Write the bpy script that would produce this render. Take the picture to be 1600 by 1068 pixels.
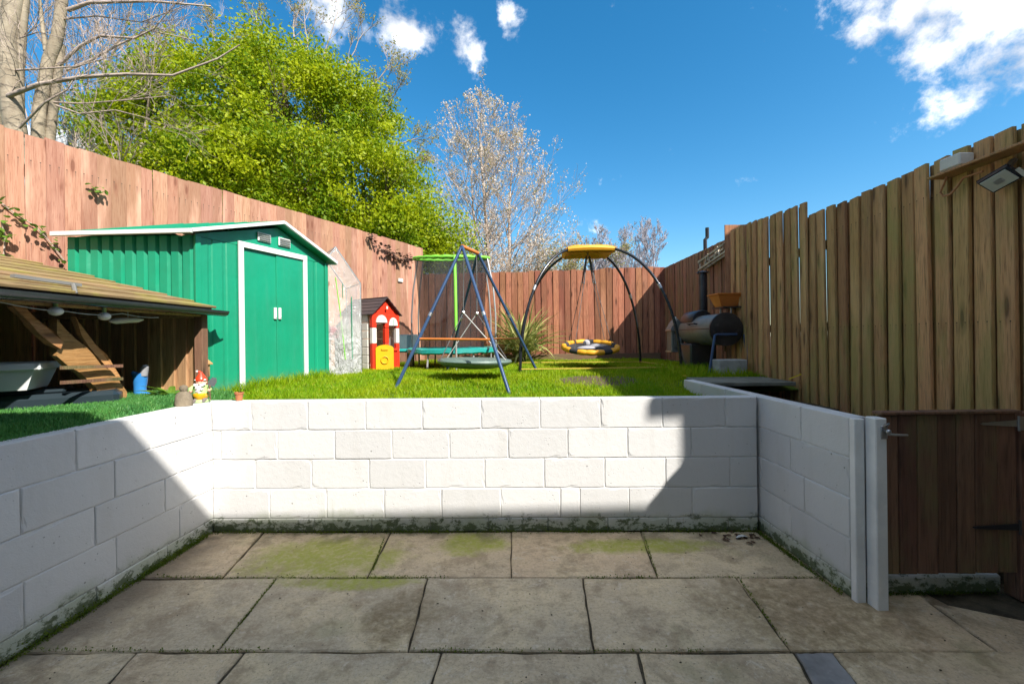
import bpy, math, random
import numpy as np
from mathutils import Vector, Matrix
random.seed(7); rng = np.random.default_rng(7)
SC = bpy.context.scene; COL = SC.collection
for o in list(bpy.data.objects): bpy.data.objects.remove(o, do_unlink=True)
PI = math.pi; R = math.radians

# ------------------------------------------------------------------ camera
EYE = 1.48; FPX = 650.0
cd = bpy.data.cameras.new('camera'); cam = bpy.data.objects.new('camera', cd); COL.objects.link(cam)
cd.sensor_width = 36; cd.lens = FPX/1600*36; cd.shift_y = -5/1600
cd.clip_start = .02; cd.clip_end = 2000
cam.location = (0, 0, EYE); cam.rotation_euler = (R(90), R(.7), 0)
SC.camera = cam

def at(px, py, Y):
    dx, dy = px-800, py-534
    u = dx-dy*.0122; v = dy+dx*.0122+5
    return Vector((u*Y/FPX, Y, EYE-v*Y/FPX))
def atz(px, py, z):
    v = (py-534)+(px-800)*.0122+5
    return at(px, py, FPX*(EYE-z)/v)

# ------------------------------------------------------------------ light
SUN_TO = Vector((1, -1, 1.27)).normalized()
EXPOSURE = 2.28
w = bpy.data.worlds.new('World'); SC.world = w; w.use_nodes = True
def sky_nodes():
    t = w.node_tree; t.nodes.clear()
    def n(typ, **kw):
        x = t.nodes.new(typ)
        for k, v in kw.items(): setattr(x, k, v)
        return x
    L = t.links.new
    out = n('ShaderNodeOutputWorld'); bg = n('ShaderNodeBackground'); L(bg.outputs[0], out.inputs[0])
    sky = n('ShaderNodeTexSky', sky_type='NISHITA', sun_disc=False)
    sky.sun_elevation = math.asin(SUN_TO.z); sky.sun_rotation = math.atan2(SUN_TO.x, SUN_TO.y)
    sky.air_density = 1.0; sky.dust_density = .8; sky.ozone_density = 2.0; sky.altitude = 60
    hs = n('ShaderNodeHueSaturation'); hs.inputs['Hue'].default_value = .490; hs.inputs['Saturation'].default_value = 1.4; hs.inputs['Value'].default_value = .30
    L(sky.outputs[0], hs.inputs['Color'])
    tc = n('ShaderNodeTexCoord')
    dirv = tc.outputs['Generated']
    # cumulus scraps: fractal noise thresholded inside soft sky regions, some added out of view for fill
    def math_(op, a, b=None, c=None, clamp=False):
        m = n('ShaderNodeMath', operation=op); m.use_clamp = clamp
        for i, v in enumerate((a, b, c)):
            if v is None: continue
            if isinstance(v, (int, float)): m.inputs[i].default_value = v
            else: L(v, m.inputs[i])
        return m.outputs[0]
    blobs = [((1490, 5), .18, .46), ((1385, 20), .13, .36), ((1575, 95), .13, .42), ((1680, -60), .3, .42), ((625, 28), .10, .42), ((675, 45), .08, .33), ((718, 62), .085, .38), ((515, 3), .11, .42),
             ((562, 42), .06, .26), ((800, 48), .06, .24)]
    dirs = [((at(p[0][0], p[0][1], 1)-Vector((0, 0, EYE))).normalized(), p[1], p[2]) for p in blobs]
    for az, el, r_, s_ in ((80, 48, .38, .30), (120, 30, .4, .28), (160, 55, .42, .28), (205, 32, .4, .28), (250, 58, .42, .28), (285, 40, .3, .26), (320, 68, .34, .28), (20, 76, .34, .28), (265, 18, .3, .24)):  # clouds out of view, enlarged to add soft fill light
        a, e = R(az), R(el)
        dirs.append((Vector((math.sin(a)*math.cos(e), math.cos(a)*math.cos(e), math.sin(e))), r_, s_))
    dirs.append((Vector((0, -.12, 1)).normalized(), .88, .50)); dirs.append((Vector((-.8, -.6, .75)).normalized(), .6, .42)); dirs.append((Vector((.95, .05, .8)).normalized(), .42, .42))  # broad unseen clouds overhead and aside, added to brighten the shaded patio
    cov = None
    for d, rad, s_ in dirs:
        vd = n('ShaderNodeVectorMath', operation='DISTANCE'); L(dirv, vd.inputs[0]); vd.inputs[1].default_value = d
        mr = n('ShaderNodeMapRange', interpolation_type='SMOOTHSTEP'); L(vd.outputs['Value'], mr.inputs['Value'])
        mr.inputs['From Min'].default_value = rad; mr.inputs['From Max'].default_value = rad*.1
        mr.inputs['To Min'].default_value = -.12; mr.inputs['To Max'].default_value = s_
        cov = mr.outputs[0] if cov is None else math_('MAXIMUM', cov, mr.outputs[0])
    nz = n('ShaderNodeTexNoise'); nz.inputs['Scale'].default_value = 11; nz.inputs['Detail'].default_value = 11; nz.inputs['Roughness'].default_value = .64; nz.inputs['Distortion'].default_value = .12
    L(dirv, nz.inputs['Vector'])
    v = math_('ADD', math_('ADD', math_('MULTIPLY', math_('SUBTRACT', nz.outputs['Fac'], .5), 1.75), .5), cov)
    mk = n('ShaderNodeMapRange', interpolation_type='SMOOTHSTEP'); L(v, mk.inputs['Value'])
    mk.inputs['From Min'].default_value = .60; mk.inputs['From Max'].default_value = .98; mk.inputs['To Max'].default_value = .95
    nz2 = n('ShaderNodeTexNoise'); nz2.inputs['Scale'].default_value = 11; nz2.inputs['Detail'].default_value = 8; L(dirv, nz2.inputs['Vector'])
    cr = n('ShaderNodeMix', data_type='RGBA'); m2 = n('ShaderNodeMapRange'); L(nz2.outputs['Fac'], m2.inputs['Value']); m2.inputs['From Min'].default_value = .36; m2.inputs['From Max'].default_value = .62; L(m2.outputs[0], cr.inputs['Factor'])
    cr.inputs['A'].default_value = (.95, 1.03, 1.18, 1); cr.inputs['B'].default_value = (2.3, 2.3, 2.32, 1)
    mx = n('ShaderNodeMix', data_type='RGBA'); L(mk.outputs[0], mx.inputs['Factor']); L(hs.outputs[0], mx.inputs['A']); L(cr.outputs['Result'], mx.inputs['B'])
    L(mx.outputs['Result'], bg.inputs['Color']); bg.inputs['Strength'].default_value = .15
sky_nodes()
sl = bpy.data.lights.new('sun', 'SUN'); sun = bpy.data.objects.new('sun', sl); COL.objects.link(sun)
sl.energy = 2.0; sl.angle = R(.55); sl.color = (1, .94, .86)
sun.rotation_euler = (-SUN_TO).to_track_quat('-Z', 'Y').to_euler(); sun.location = (20, -20, 30)
SC.view_settings.view_transform = 'Standard'; SC.view_settings.look = 'None'
SC.view_settings.exposure = EXPOSURE; SC.view_settings.gamma = 1; SC.view_settings.use_curve_mapping = False
SC.render.engine = 'CYCLES'; SC.cycles.max_bounces = 8; SC.cycles.transparent_max_bounces = 16
SC.cycles.use_denoising = True

# ------------------------------------------------------------------ node materials
def _set(nt, sock, v):
    if hasattr(v, 'is_output') or isinstance(v, bpy.types.NodeSocket): nt.links.new(v, sock)
    elif isinstance(v, (tuple, list)) and len(v) == 3 and sock.type == 'RGBA': sock.default_value = (*v, 1)
    else: sock.default_value = v
class NM:
    def __init__(s, name):
        s.m = bpy.data.materials.new(name); s.m.use_nodes = True; s.t = s.m.node_tree; s.t.nodes.clear()
        s.out = s.t.nodes.new('ShaderNodeOutputMaterial'); s.tc = s.t.nodes.new('ShaderNodeTexCoord')
        s.oi = s.t.nodes.new('ShaderNodeObjectInfo'); s.geo = s.t.nodes.new('ShaderNodeNewGeometry')
        s.obj = s.tc.outputs['Object']; s.pos = s.geo.outputs['Position']; s.rnd = s.oi.outputs['Random']
    def n(s, typ, ins=None, **kw):
        x = s.t.nodes.new('ShaderNode'+typ)
        for k, v in kw.items(): setattr(x, k, v)
        for k, v in (ins or {}).items(): _set(s.t, x.inputs[k], v)
        return x
    def math(s, op, a, b=0.0, clamp=False):
        x = s.n('Math', {0: a, 1: b}, operation=op); x.use_clamp = clamp; return x.outputs[0]
    def vec(s, base, scale=(1, 1, 1), rand=0.0):
        x = s.n('VectorMath', {0: base, 1: scale}, operation='MULTIPLY').outputs[0]
        if rand:
            r = s.n('VectorMath', {0: (rand, rand*.73, rand*1.31), 'Scale': s.rnd}, operation='SCALE').outputs[0]
            x = s.n('VectorMath', {0: x, 1: r}, operation='ADD').outputs[0]
        return x
    def noise(s, v, scale=5, detail=4, rough=.55, dist=0):
        return s.n('TexNoise', {'Vector': v, 'Scale': scale, 'Detail': detail, 'Roughness': rough, 'Distortion': dist}).outputs['Fac']
    def voro(s, v, scale=5, feature='F1'):
        return s.n('TexVoronoi', {'Vector': v, 'Scale': scale}, feature=feature).outputs['Distance']
    def ramp(s, f, a, b, lo=0., hi=1.):
        return s.n('MapRange', {'Value': f, 'From Min': a, 'From Max': b, 'To Min': lo, 'To Max': hi}, interpolation_type='SMOOTHSTEP').outputs[0]
    def mix(s, f, a, b, blend='MIX'):
        x = s.n('Mix', {'Factor': f}, data_type='RGBA', blend_type=blend)
        _set(s.t, x.inputs['A'], a); _set(s.t, x.inputs['B'], b); return x.outputs['Result']
    def sep(s, v): return s.n('SeparateXYZ', {0: v}).outputs
    def bump(s, h, strength=.4, dist=.01):
        return s.n('Bump', {'Height': h, 'Strength': strength, 'Distance': dist}).outputs[0]
    def bsdf(s, col, rough=.6, metal=0., normal=None, spec=.5, **kw):
        ins = {'Base Color': col, 'Roughness': rough, 'Metallic': metal, 'Specular IOR Level': spec}
        if normal is not None: ins['Normal'] = normal
        ins.update(kw)
        return s.n('BsdfPrincipled', ins).outputs[0]
    def done(s, sh): s.t.links.new(sh, s.out.inputs[0]); return s.m

def plain(name, col, rough=.5, metal=0., var=.12, bump=.15, scale=30, spec=.5):
    """painted / moulded surface: faint grime and unevenness"""
    k = NM(name); f = k.noise(k.vec(k.obj, (1, 1, 1), 9), scale, 4)
    g = k.noise(k.vec(k.obj, (1, 1, 1), 5), scale*.12, 5, .6)
    c = k.mix(k.ramp(g, .35, .7), col, tuple(x*(1-var*1.6) for x in col))
    c = k.mix(k.ramp(f, .55, .8, 0, var*2), c, tuple(min(1, x*1.25+.01) for x in col))
    return k.done(k.bsdf(c, k.ramp(g, .2, .8, max(.05, rough-.1), min(1, rough+.1)), metal, k.bump(f, bump, .004), spec))

def wood(name, c1, c2, dark, green=None, gamt=.0, rough=.75, var=.5, knots=True, axis='z', bleach=.25, nails=None):
    k = NM(name)
    S = {'z': (38, 38, 1.7), 'x': (1.7, 38, 38), 'y': (38, 1.7, 38)}[axis]
    v = k.vec(k.obj, S, 40)
    wv = k.noise(k.vec(k.obj, tuple(min(x, 6) for x in S), 17), 1.0, 2)
    v2 = k.n('VectorMath', {0: v, 1: k.n('VectorMath', {0: (2.2, 2.2, .4), 'Scale': wv}, operation='SCALE').outputs[0]}, operation='ADD').outputs[0]
    g = k.noise(v2, 1.0, 6, .65)
    fine = k.noise(k.vec(k.obj, tuple(x*4 for x in S), 11), 1, 3)
    base = k.mix(k.ramp(g, .3, .72), c1, c2)
    base = k.mix(k.ramp(k.rnd, 0, 1, 0, var), base, tuple(x*.72 for x in c2))
    base = k.mix(k.ramp(fine, .5, .7, 0, .6), base, dark)
    base = k.mix(k.ramp(k.noise(k.vec(k.obj, (24, 24, .9) if axis == 'z' else tuple(x*.6 for x in S), 53), 1, 5, .7), .54, .68, 0, .6), base, tuple((x+y)*.5 for x, y in zip(c2, dark)))
    hsv = k.n('HueSaturation', {'Hue': k.math('ADD', .49, k.math('MULTIPLY', k.math('FRACT', k.math('MULTIPLY', k.rnd, 5.7)), .02)), 'Saturation': 1.0, 'Value': k.math('ADD', .80, k.math('MULTIPLY', k.math('FRACT', k.math('MULTIPLY', k.rnd, 9.1)), .36)), 'Color': base}).outputs[0]; base = hsv
    pale = k.noise(k.vec(k.obj, (5, 5, .8) if axis == 'z' else (3, 3, 3), 23), 1, 4)
    base = k.mix(k.ramp(pale, .52, .78, 0, bleach), base, tuple(min(.9, x*1.5+.05) for x in c1))
    h = k.math('ADD', k.math('MULTIPLY', g, .7), k.math('MULTIPLY', fine, .5))
    if knots:
        KS = {'z': (9, 9, 2.0), 'x': (2.0, 9, 9), 'y': (9, 2.0, 9)}[axis]
        kn = k.voro(k.vec(k.obj, KS, 31), 1.0)
        msk = k.ramp(kn, .17, .09)
        base = k.mix(k.math('MULTIPLY', msk, .75), base, tuple(x*.6 for x in dark))
        base = k.mix(k.math('MULTIPLY', k.ramp(kn, .30, .16), .35), base, dark)
        h = k.math('SUBTRACT', h, k.math('MULTIPLY', msk, .4))
    if nails:
        X_, Y_, Z_ = k.sep(k.obj)
        for zz in nails:
            for xx in (-.032, .03):
                dx = k.math('SUBTRACT', X_, xx); dz = k.math('SUBTRACT', Z_, zz); d2 = k.math('ADD', k.math('MULTIPLY', dx, dx), k.math('MULTIPLY', dz, dz))
                base = k.mix(k.math('MULTIPLY', k.ramp(d2, .000040, .000012), .9), base, (.03, .025, .022))
                stn = k.math('MULTIPLY', k.ramp(k.math('ABSOLUTE', dx), .006, .001), k.math('MULTIPLY', k.ramp(dz, .004, -.004), k.ramp(dz, -.12, -.01)))
                base = k.mix(k.math('MULTIPLY', stn, .45), base, (.06, .04, .03))
    if green:
        gn = k.noise(k.vec(k.pos, (2.6, 2.6, .9), 3), 1.3, 6, .62)
        base = k.mix(k.math('MULTIPLY', k.ramp(gn, .45, .68), gamt), base, green)
    return k.done(k.bsdf(base, rough, 0, k.bump(h, .8, .007), .3))

M = {}
def wall_paint(name, dirt=1.0):
    k = NM(name)
    z = k.sep(k.pos)[2]
    n1 = k.noise(k.pos, 3.2, 6, .65); n2 = k.noise(k.vec(k.pos, (1, 1, .25)), 6, 5, .6)
    pit = k.voro(k.vec(k.pos, (1, 1, 1), 2), 34); pn = k.noise(k.pos, 9, 3)
    pits = k.math('MULTIPLY', k.ramp(pit, .18, .07), k.ramp(pn, .52, .66))
    fine = k.noise(k.pos, 120, 3, .6); lump = k.noise(k.pos, 22, 4, .6)
    c = k.mix(k.ramp(k.rnd, 0, 1), (.54, .54, .535), (.60, .60, .592))
    c = k.mix(k.ramp(n2, .48, .8, 0, .35), c, (.46, .45, .415))
    c = k.mix(k.ramp(k.noise(k.vec(k.pos, (7, 7, .6)), 1.2, 4), .6, .85, 0, .35), c, (.45, .44, .40))
    c = k.mix(k.math('MULTIPLY', pits, .6), c, (.16, .15, .14))
    rust = k.math('MULTIPLY', k.ramp(k.noise(k.vec(k.pos, (26, 26, 2.2)), 1, 4, .6), .70, .76), k.ramp(k.noise(k.pos, 2.3, 3), .52, .62))
    c = k.mix(k.math('MULTIPLY', rust, .55), c, (.36, .20, .09))
    spk = k.math('MULTIPLY', k.ramp(k.voro(k.pos, 13), .10, .05), k.ramp(k.noise(k.pos, 5, 2), .56, .62))
    c = k.mix(k.math('MULTIPLY', spk, .7), c, (.10, .10, .08))
    mz = k.ramp(k.math('ADD', z, k.math('MULTIPLY', k.math('SUBTRACT', n1, .5), .35)), .17, .03)
    c = k.mix(k.math('MULTIPLY', mz, .5*dirt), c, (.26, .32, .14))
    blot = k.math('MULTIPLY', k.ramp(k.math('SUBTRACT', k.noise(k.vec(k.pos, (1, 1, 1.4)), 13, 9, .76, .3), k.math('MULTIPLY', z, 1.3)), .385, .47), k.ramp(z, .17, .10))
    c = k.mix(k.math('MULTIPLY', blot, .85*dirt), c, (.055, .08, .022))
    drip = k.math('MULTIPLY', k.ramp(k.noise(k.vec(k.pos, (14, 14, 1)), 1, 5), .66, .74), k.ramp(z, .55, .1))
    c = k.mix(k.math('MULTIPLY', drip, .3), c, (.22, .25, .15))
    h = k.math('ADD', k.math('MULTIPLY', fine, .35), k.math('SUBTRACT', k.math('MULTIPLY', lump, .8), pits))
    return k.done(k.bsdf(c, .62, 0, k.bump(h, .5, .006), .3))
M['wallpaint'] = wall_paint('white_masonry_paint')
def mortar():
    k = NM('painted_mortar'); z = k.sep(k.pos)[2]
    n = k.noise(k.pos, 14, 5)
    c = k.mix(k.ramp(n, .35, .7), (.66, .66, .65), (.48, .47, .45))
    c = k.mix(k.ramp(z, .2, 0, 0, .9), c, (.06, .08, .03))
    return k.done(k.bsdf(c, .8, 0, k.bump(k.noise(k.pos, 60, 4), .6, .006), .2))
M['mortar'] = mortar()

def slab_mat():
    k = NM('paving_stone'); P = k.pos
    n1 = k.noise(k.vec(P, (1, 1, 1), 6), 2.2, 7, .62, .4); n2 = k.noise(k.vec(P, (1, 1, 1), 3), 7, 6, .65); fine = k.noise(P, 60, 8, .8); mid = k.noise(P, 26, 5, .65)
    r2 = k.math('FRACT', k.math('MULTIPLY', k.rnd, 7.3)); r3 = k.math('FRACT', k.math('MULTIPLY', k.rnd, 13.7))
    c = k.mix(k.rnd, (.52, .42, .28), (.57, .43, .28))
    c = k.mix(k.ramp(r2, .45, .75), c, (.47, .39, .27))
    c = k.mix(k.ramp(n1, .42, .66, 0, .8), c, (.68, .55, .35))
    c = k.mix(k.ramp(n2, .47, .68, 0, .6), c, (.25, .18, .105))
    blot = k.noise(k.vec(P, (1, 1, 1), 11), 3.6, 8, .72, 1.1)
    c = k.mix(k.ramp(blot, .52, .62, 0, .42), c, (.25, .195, .125))
    c = k.mix(k.ramp(k.noise(k.vec(P, (1, 1, 1), 19), 13, 7, .75, .6), .55, .66, 0, .6), c, (.62, .54, .42))
    c = k.mix(k.ramp(fine, .5, .66, 0, .6), c, (.17, .14, .10)); c = k.mix(k.ramp(fine, .46, .34, 0, .45), c, (.70, .62, .50))
    gr_ = k.noise(k.vec(P, (1, 2.6, 1), 4), 7, 7, .7, 1.5); c = k.mix(k.ramp(gr_, .52, .62, 0, .35), c, (.35, .27, .18))
    c = k.mix(k.ramp(mid, .6, .75, 0, .5), c, (.66, .58, .46))
    spk = k.math('MULTIPLY', k.ramp(k.voro(P, 30), .13, .06), k.ramp(k.noise(P, 6, 2), .52, .6))
    c = k.mix(k.math('MULTIPLY', spk, .8), c, (.06, .05, .04))
    ox = k.sep(k.obj)
    # algae growing towards the foot of the back wall and in two clear patches
    x, y, _ = k.sep(P)
    def patch(cx, cy, rx, ry):
        a = k.math('DIVIDE', k.math('SUBTRACT', x, cx), rx); b = k.math('DIVIDE', k.math('SUBTRACT', y, cy), ry)
        d = k.math('ADD', k.math('MULTIPLY', a, a), k.math('MULTIPLY', b, b))
        return k.ramp(k.math('ADD', d, k.math('MULTIPLY', k.math('SUBTRACT', k.noise(P, 6.5, 9, .74, .5), .5), 4.2)), 1.7, .15)
    g = k.math('MAXIMUM', k.math('MAXIMUM', patch(-1.30, 2.86, .50, .27), patch(-.32, 3.02, .24, .16)), k.math('MAXIMUM', patch(-1.0, 2.55, .35, .08), patch(.9, 2.95, .5, .1)))
    g2 = k.math('MAXIMUM', patch(-.62, 2.25, .20, .22), patch(1.55, 2.2, .5, .35))
    c = k.mix(k.math('MULTIPLY', k.math('MULTIPLY', g, k.ramp(mid, .3, .62, .45, 1)), .95), c, (.31, .33, .05))
    c = k.mix(k.math('MULTIPLY', k.math('MULTIPLY', g2, k.ramp(mid, .3, .62, .3, 1)), .7), c, (.17, .12, .05))
    rim = k.math('MULTIPLY', k.ramp(y, 2.9, 3.22), k.ramp(k.noise(P, 6, 5), .45, .62))
    c = k.mix(k.math('MULTIPLY', rim, .55), c, (.075, .075, .035))
    lft = k.math('MULTIPLY', k.ramp(x, -1.98, -2.3), k.ramp(k.noise(P, 3, 4), .3, .5))
    c = k.mix(k.math('MULTIPLY', lft, .75), c, (.15, .12, .09))
    gn = k.math('MULTIPLY', k.ramp(k.noise(P, 1.7, 5, .6), .55, .7), .35)
    c = k.mix(gn, c, (.22, .22, .10))
    h = k.math('ADD', k.math('MULTIPLY', n2, 1.2), k.math('ADD', k.math('MULTIPLY', fine, .4), k.math('MULTIPLY', mid, .8)))
    return k.done(k.bsdf(c, k.ramp(n1, .3, .7, .5, .8), 0, k.bump(h, .9, .010), .3))
M['slab'] = slab_mat()
def soil_mat(name, a, b):
    k = NM(name); n = k.noise(k.pos, 8, 7, .7); f = k.noise(k.pos, 70, 4)
    return k.done(k.bsdf(k.mix(k.ramp(n, .3, .7), a, b), .95, 0, k.bump(k.math('ADD', n, f), .8, .03), .1))
M['soil'] = soil_mat('soil', (.045, .034, .022), (.09, .07, .045))
M['joint'] = soil_mat('joint_dirt', (.05, .043, .03), (.13, .11, .075))
def lawn_mat():
    k = NM('lawn_earth'); n = k.noise(k.pos, 5, 7, .7); b = k.noise(k.pos, 1.4, 4)
    c = k.mix(k.ramp(n, .3, .7), (.07, .13, .015), (.12, .17, .03))
    c = k.mix(k.ramp(b, .58, .72, 0, .7), c, (.085, .065, .035))
    x, y, _ = k.sep(k.pos)
    a = k.math('DIVIDE', k.math('SUBTRACT', x, .97), .5); b_ = k.math('DIVIDE', k.math('SUBTRACT', y, 4.8), .42)
    d = k.math('ADD', k.math('ADD', k.math('MULTIPLY', a, a), k.math('MULTIPLY', b_, b_)), k.math('MULTIPLY', k.math('SUBTRACT', n, .5), 1.5))
    c = k.mix(k.math('MAXIMUM', k.ramp(d, 1.2, .6), k.math('MULTIPLY', k.ramp(y, 8.4, 8.8), k.ramp(x, .5, 1.0))), c, (.10, .075, .05))
    return k.done(k.bsdf(c, .95, 0, k.bump(n, .6, .03), .1))
M['lawn'] = lawn_mat()
def leafy(name, ca, cb, cc, trans=.45, rough=.5, scale=.8):
    k = NM(name); n = k.noise(k.pos, scale, 4); f = k.noise(k.pos, scale*14, 2)
    c = k.mix(k.ramp(n, .35, .65), ca, cb); c = k.mix(k.ramp(f, .5, .75), c, cc)
    d = k.bsdf(c, rough, 0, None, .25); t = k.n('BsdfTranslucent', {'Color': c}).outputs[0]
    return k.done(k.n('MixShader', {0: trans, 1: d, 2: t}).outputs[0])
M['grass'] = leafy('grass_blade', (.20, .37, .006), (.32, .43, .008), (.42, .42, .03), .5, .5, 1.3)
M['turf'] = leafy('turf_fibre', (.055, .20, .05), (.08, .25, .055), (.14, .28, .07), .25, .45, 5)
M['leaf'] = leafy('spring_leaf', (.13, .24, .006), (.38, .45, .008), (.52, .50, .015), .5, .5, 1.1)
M['shrubleaf'] = leafy('garden_leaf', (.09, .20, .025), (.13, .26, .03), (.22, .30, .05), .4, .4, 6)
M['budleaf'] = leafy('bud_leaf', (.26, .27, .06), (.34, .30, .09), (.38, .28, .12), .4, .6, 2)
M['blossom'] = leafy('blossom', (.60, .49, .38), (.70, .62, .52), (.45, .30, .15), .4, .6, 3)
M['strap'] = leafy('strap_leaf', (.24, .30, .07), (.42, .42, .15), (.58, .53, .25), .3, .4, 3)
M['dryivy'] = leafy('dry_ivy', (.06, .035, .025), (.09, .05, .035), (.12, .08, .05), .1, .7, 9)
M['moss'] = leafy('moss', (.08, .14, .012), (.14, .20, .02), (.18, .19, .03), .25, .9, 9)
def bark(name, a, b, d):
    k = NM(name); n = k.noise(k.vec(k.pos, (5, 5, 1.2)), 1.5, 6, .65); band = k.noise(k.vec(k.pos, (2, 2, 14)), 1.4, 5, .7)
    c = k.mix(k.ramp(n, .3, .7), a, b); c = k.mix(k.ramp(band, .52, .66, 0, .75), c, d); c = k.mix(k.math('MULTIPLY', k.ramp(k.voro(k.vec(k.pos, (1, 1, 2.6)), 4.5), .22, .1), .7), c, d); c = k.mix(k.ramp(k.noise(k.pos, 2.2, 5, .7), .5, .62, 0, .5), c, tuple(min(.7, x*1.45) for x in b))
    return k.done(k.bsdf(c, .85, 0, k.bump(k.math('ADD', n, band), .6, .02), .2))
M['palebark'] = bark('pale_bark', (.22, .18, .125), (.30, .255, .185), (.08, .065, .05))
M['darkbark'] = bark('dark_bark', (.10, .075, .055), (.16, .12, .09), (.04, .03, .022))
M['twig'] = bark('twig_bark', (.34, .265, .215), (.42, .34, .28), (.15, .11, .09))
M['fargrey'] = bark('far_twig', (.30, .28, .31), (.38, .35, .37), (.2, .18, .19))

M['fence_pink'] = wood('larch_board', (.42, .235, .155), (.34, .17, .105), (.19, .065, .036), None, 0, .8, .75, True, 'z', .75, (.5, 1.5, 2.3))
M['fence_red'] = wood('red_stained_board', (.46, .20, .11), (.34, .13, .07), (.09, .033, .018), (.14, .11, .06), .15, .75, .9, True, 'z', .35, (.3, 1.0, 1.7))
M['fence_green'] = wood('weathered_board', (.66, .385, .175), (.50, .275, .115), (.12, .062, .03), (.31, .285, .085), .58, .8, .75, True, 'z', .3, (.45, 1.2, 2.1))
M['fence_farside'] = wood('brown_weathered_board', (.38, .19, .115), (.27, .125, .075), (.12, .06, .036), (.20, .21, .07), .35, .8, .3, True, 'z', .3)
M['gate_wood'] = wood('dark_gate_board', (.22, .12, .075), (.15, .075, .05), (.05, .026, .018), (.14, .15, .055), .55, .6, .5, True, 'z', .15)
M['rail'] = wood('rail_timber', (.20, .12, .07), (.14, .08, .05), (.06, .035, .02), (.1, .11, .04), .3, .8, .3, False, 'x', .2)
M['roofboard'] = wood('mossy_roof_board', (.30, .215, .10), (.21, .135, .065), (.09, .06, .03), (.27, .25, .05), .6, .85, .35, False, 'y', .3)
M['shelterboard'] = wood('shelter_board', (.58, .36, .18), (.42, .24, .12), (.16, .08, .04), None, 0, .75, .5, True, 'z', .25)
M['slabwood'] = wood('live_edge_wood', (.50, .27, .11), (.36, .17, .06), (.14, .06, .02), None, 0, .6, .2, True, 'y', .4)
M['post'] = wood('fence_post_timber', (.22, .12, .07), (.15, .08, .05), (.06, .03, .02), (.09, .10, .03), .2, .8, .3, True, 'z', .3)
M['white_timber'] = plain('white_painted_timber', (.76, .76, .74), .45, 0, .12, .25, 22)
def shed_mat():
    k = NM('green_coated_steel'); z = k.sep(k.pos)[2]; g = k.noise(k.pos, 1.3, 5, .6); n = k.noise(k.pos, 9, 7, .7); st = k.noise(k.vec(k.pos, (9, 9, .7)), 1.5, 5, .65)
    c = k.mix(k.ramp(g, .3, .7), (.007, .25, .135), (.010, .215, .115)); c = k.mix(k.ramp(st, .55, .78, 0, .30), c, (.03, .20, .13))
    c = k.mix(k.math('MULTIPLY', k.ramp(k.math('ADD', z, k.math('MULTIPLY', n, .25)), 1.30, 1.02), .6), c, (.12, .12, .06)); c = k.mix(k.ramp(n, .66, .8, 0, .25), c, (.04, .34, .22))
    return k.done(k.bsdf(c, k.ramp(st, .3, .7, .28, .48), 0, k.bump(k.math('ADD', k.math('MULTIPLY', g, 6), k.noise(k.pos, 5, 2)), .25, .012), .5))
M['green_metal'] = shed_mat()
M['white_metal'] = plain('white_coated_steel', (.66, .67, .66), .4, 0, .08, .05, 10)
M['gutter'] = plain('black_gutter_plastic', (.035, .042, .052), .25, 0, .25, .08, 14)
M['steel'] = plain('galvanised_steel', (.42, .43, .44), .35, .85, .2, .1, 30)
M['blue_tube'] = plain('navy_powder_coat', (.035, .075, .16), .32, .2, .15, .05, 20)
M['orange'] = plain('orange_plastic', (.62, .19, .035), .4, 0, .1, .06, 20)
M['red_pl'] = plain('red_plastic', (.62, .035, .012), .4, 0, .12, .08, 14)
M['yellow_pl'] = plain('yellow_plastic', (.70, .37, .008), .4, 0, .12, .08, 14)
M['white_pl'] = plain('white_plastic', (.68, .66, .60), .45, 0, .15, .08, 14)
M['black_pl'] = plain('dark_roof_plastic', (.045, .038, .042), .5, 0, .2, .1, 14)
M['teal_pad'] = plain('teal_vinyl', (.015, .27, .24), .4, 0, .2, .3, 10)
M['lime_foam'] = plain('lime_foam', (.20, .60, .05), .6, 0, .12, .2, 25)
M['grey_pole'] = plain('grey_pole', (.45, .46, .46), .35, .5, .1, .05, 20)
M['rope'] = plain('rope', (.10, .10, .10), .8, 0, .2, .3, 60)
M['pale_rope'] = plain('pale_rope', (.5, .5, .48), .8, 0, .2, .3, 60)
M['disc'] = plain('grey_green_disc', (.13, .19, .165), .42, 0, .2, .2, 9)
M['black_tube'] = plain('black_tube', (.03, .033, .038), .25, .5, .2, .05, 20)
M['yellow_pad'] = plain('yellow_pad_fabric', (.72, .33, .008), .6, 0, .15, .4, 14)
M['black_fab'] = plain('black_fabric', (.03, .03, .032), .8, 0, .2, .3, 30)
M['grey_fab'] = plain('grey_fabric', (.33, .33, .35), .8, 0, .2, .3, 30)
M['strapyellow'] = plain('yellow_webbing', (.52, .36, .05), .8, 0, .15, .2, 40)
M['bbq'] = plain('bbq_black', (.06, .06, .066), .35, .5, .35, .15, 12)
M['bbq_grey'] = plain('bbq_grey', (.22, .215, .20), .45, .2, .3, .2, 12)
M['concrete'] = plain('concrete_block', (.36, .37, .36), .9, 0, .2, .8, 40)
M['cream_wood'] = plain('cream_slat', (.50, .43, .32), .7, 0, .25, .3, 30)
M['terracotta'] = plain('terracotta', (.40, .145, .06), .8, 0, .2, .3, 30)
M['boot_blue'] = plain('blue_rubber', (.035, .20, .50), .2, 0, .1, .1, 16)
M['stone'] = plain('carved_stone', (.30, .245, .17), .9, 0, .3, .9, 45)
M['skin'] = plain('gnome_face', (.62, .32, .22), .5, 0, .1, .1, 30)
M['gnome_white'] = plain('gnome_white', (.72, .70, .66), .5, 0, .1, .4, 60)
M['gnome_red'] = plain('gnome_red', (.62, .05, .015), .35, 0, .1, .1, 20)
M['gnome_green'] = plain('gnome_green', (.35, .50, .20), .5, 0, .1, .2, 20)
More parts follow.
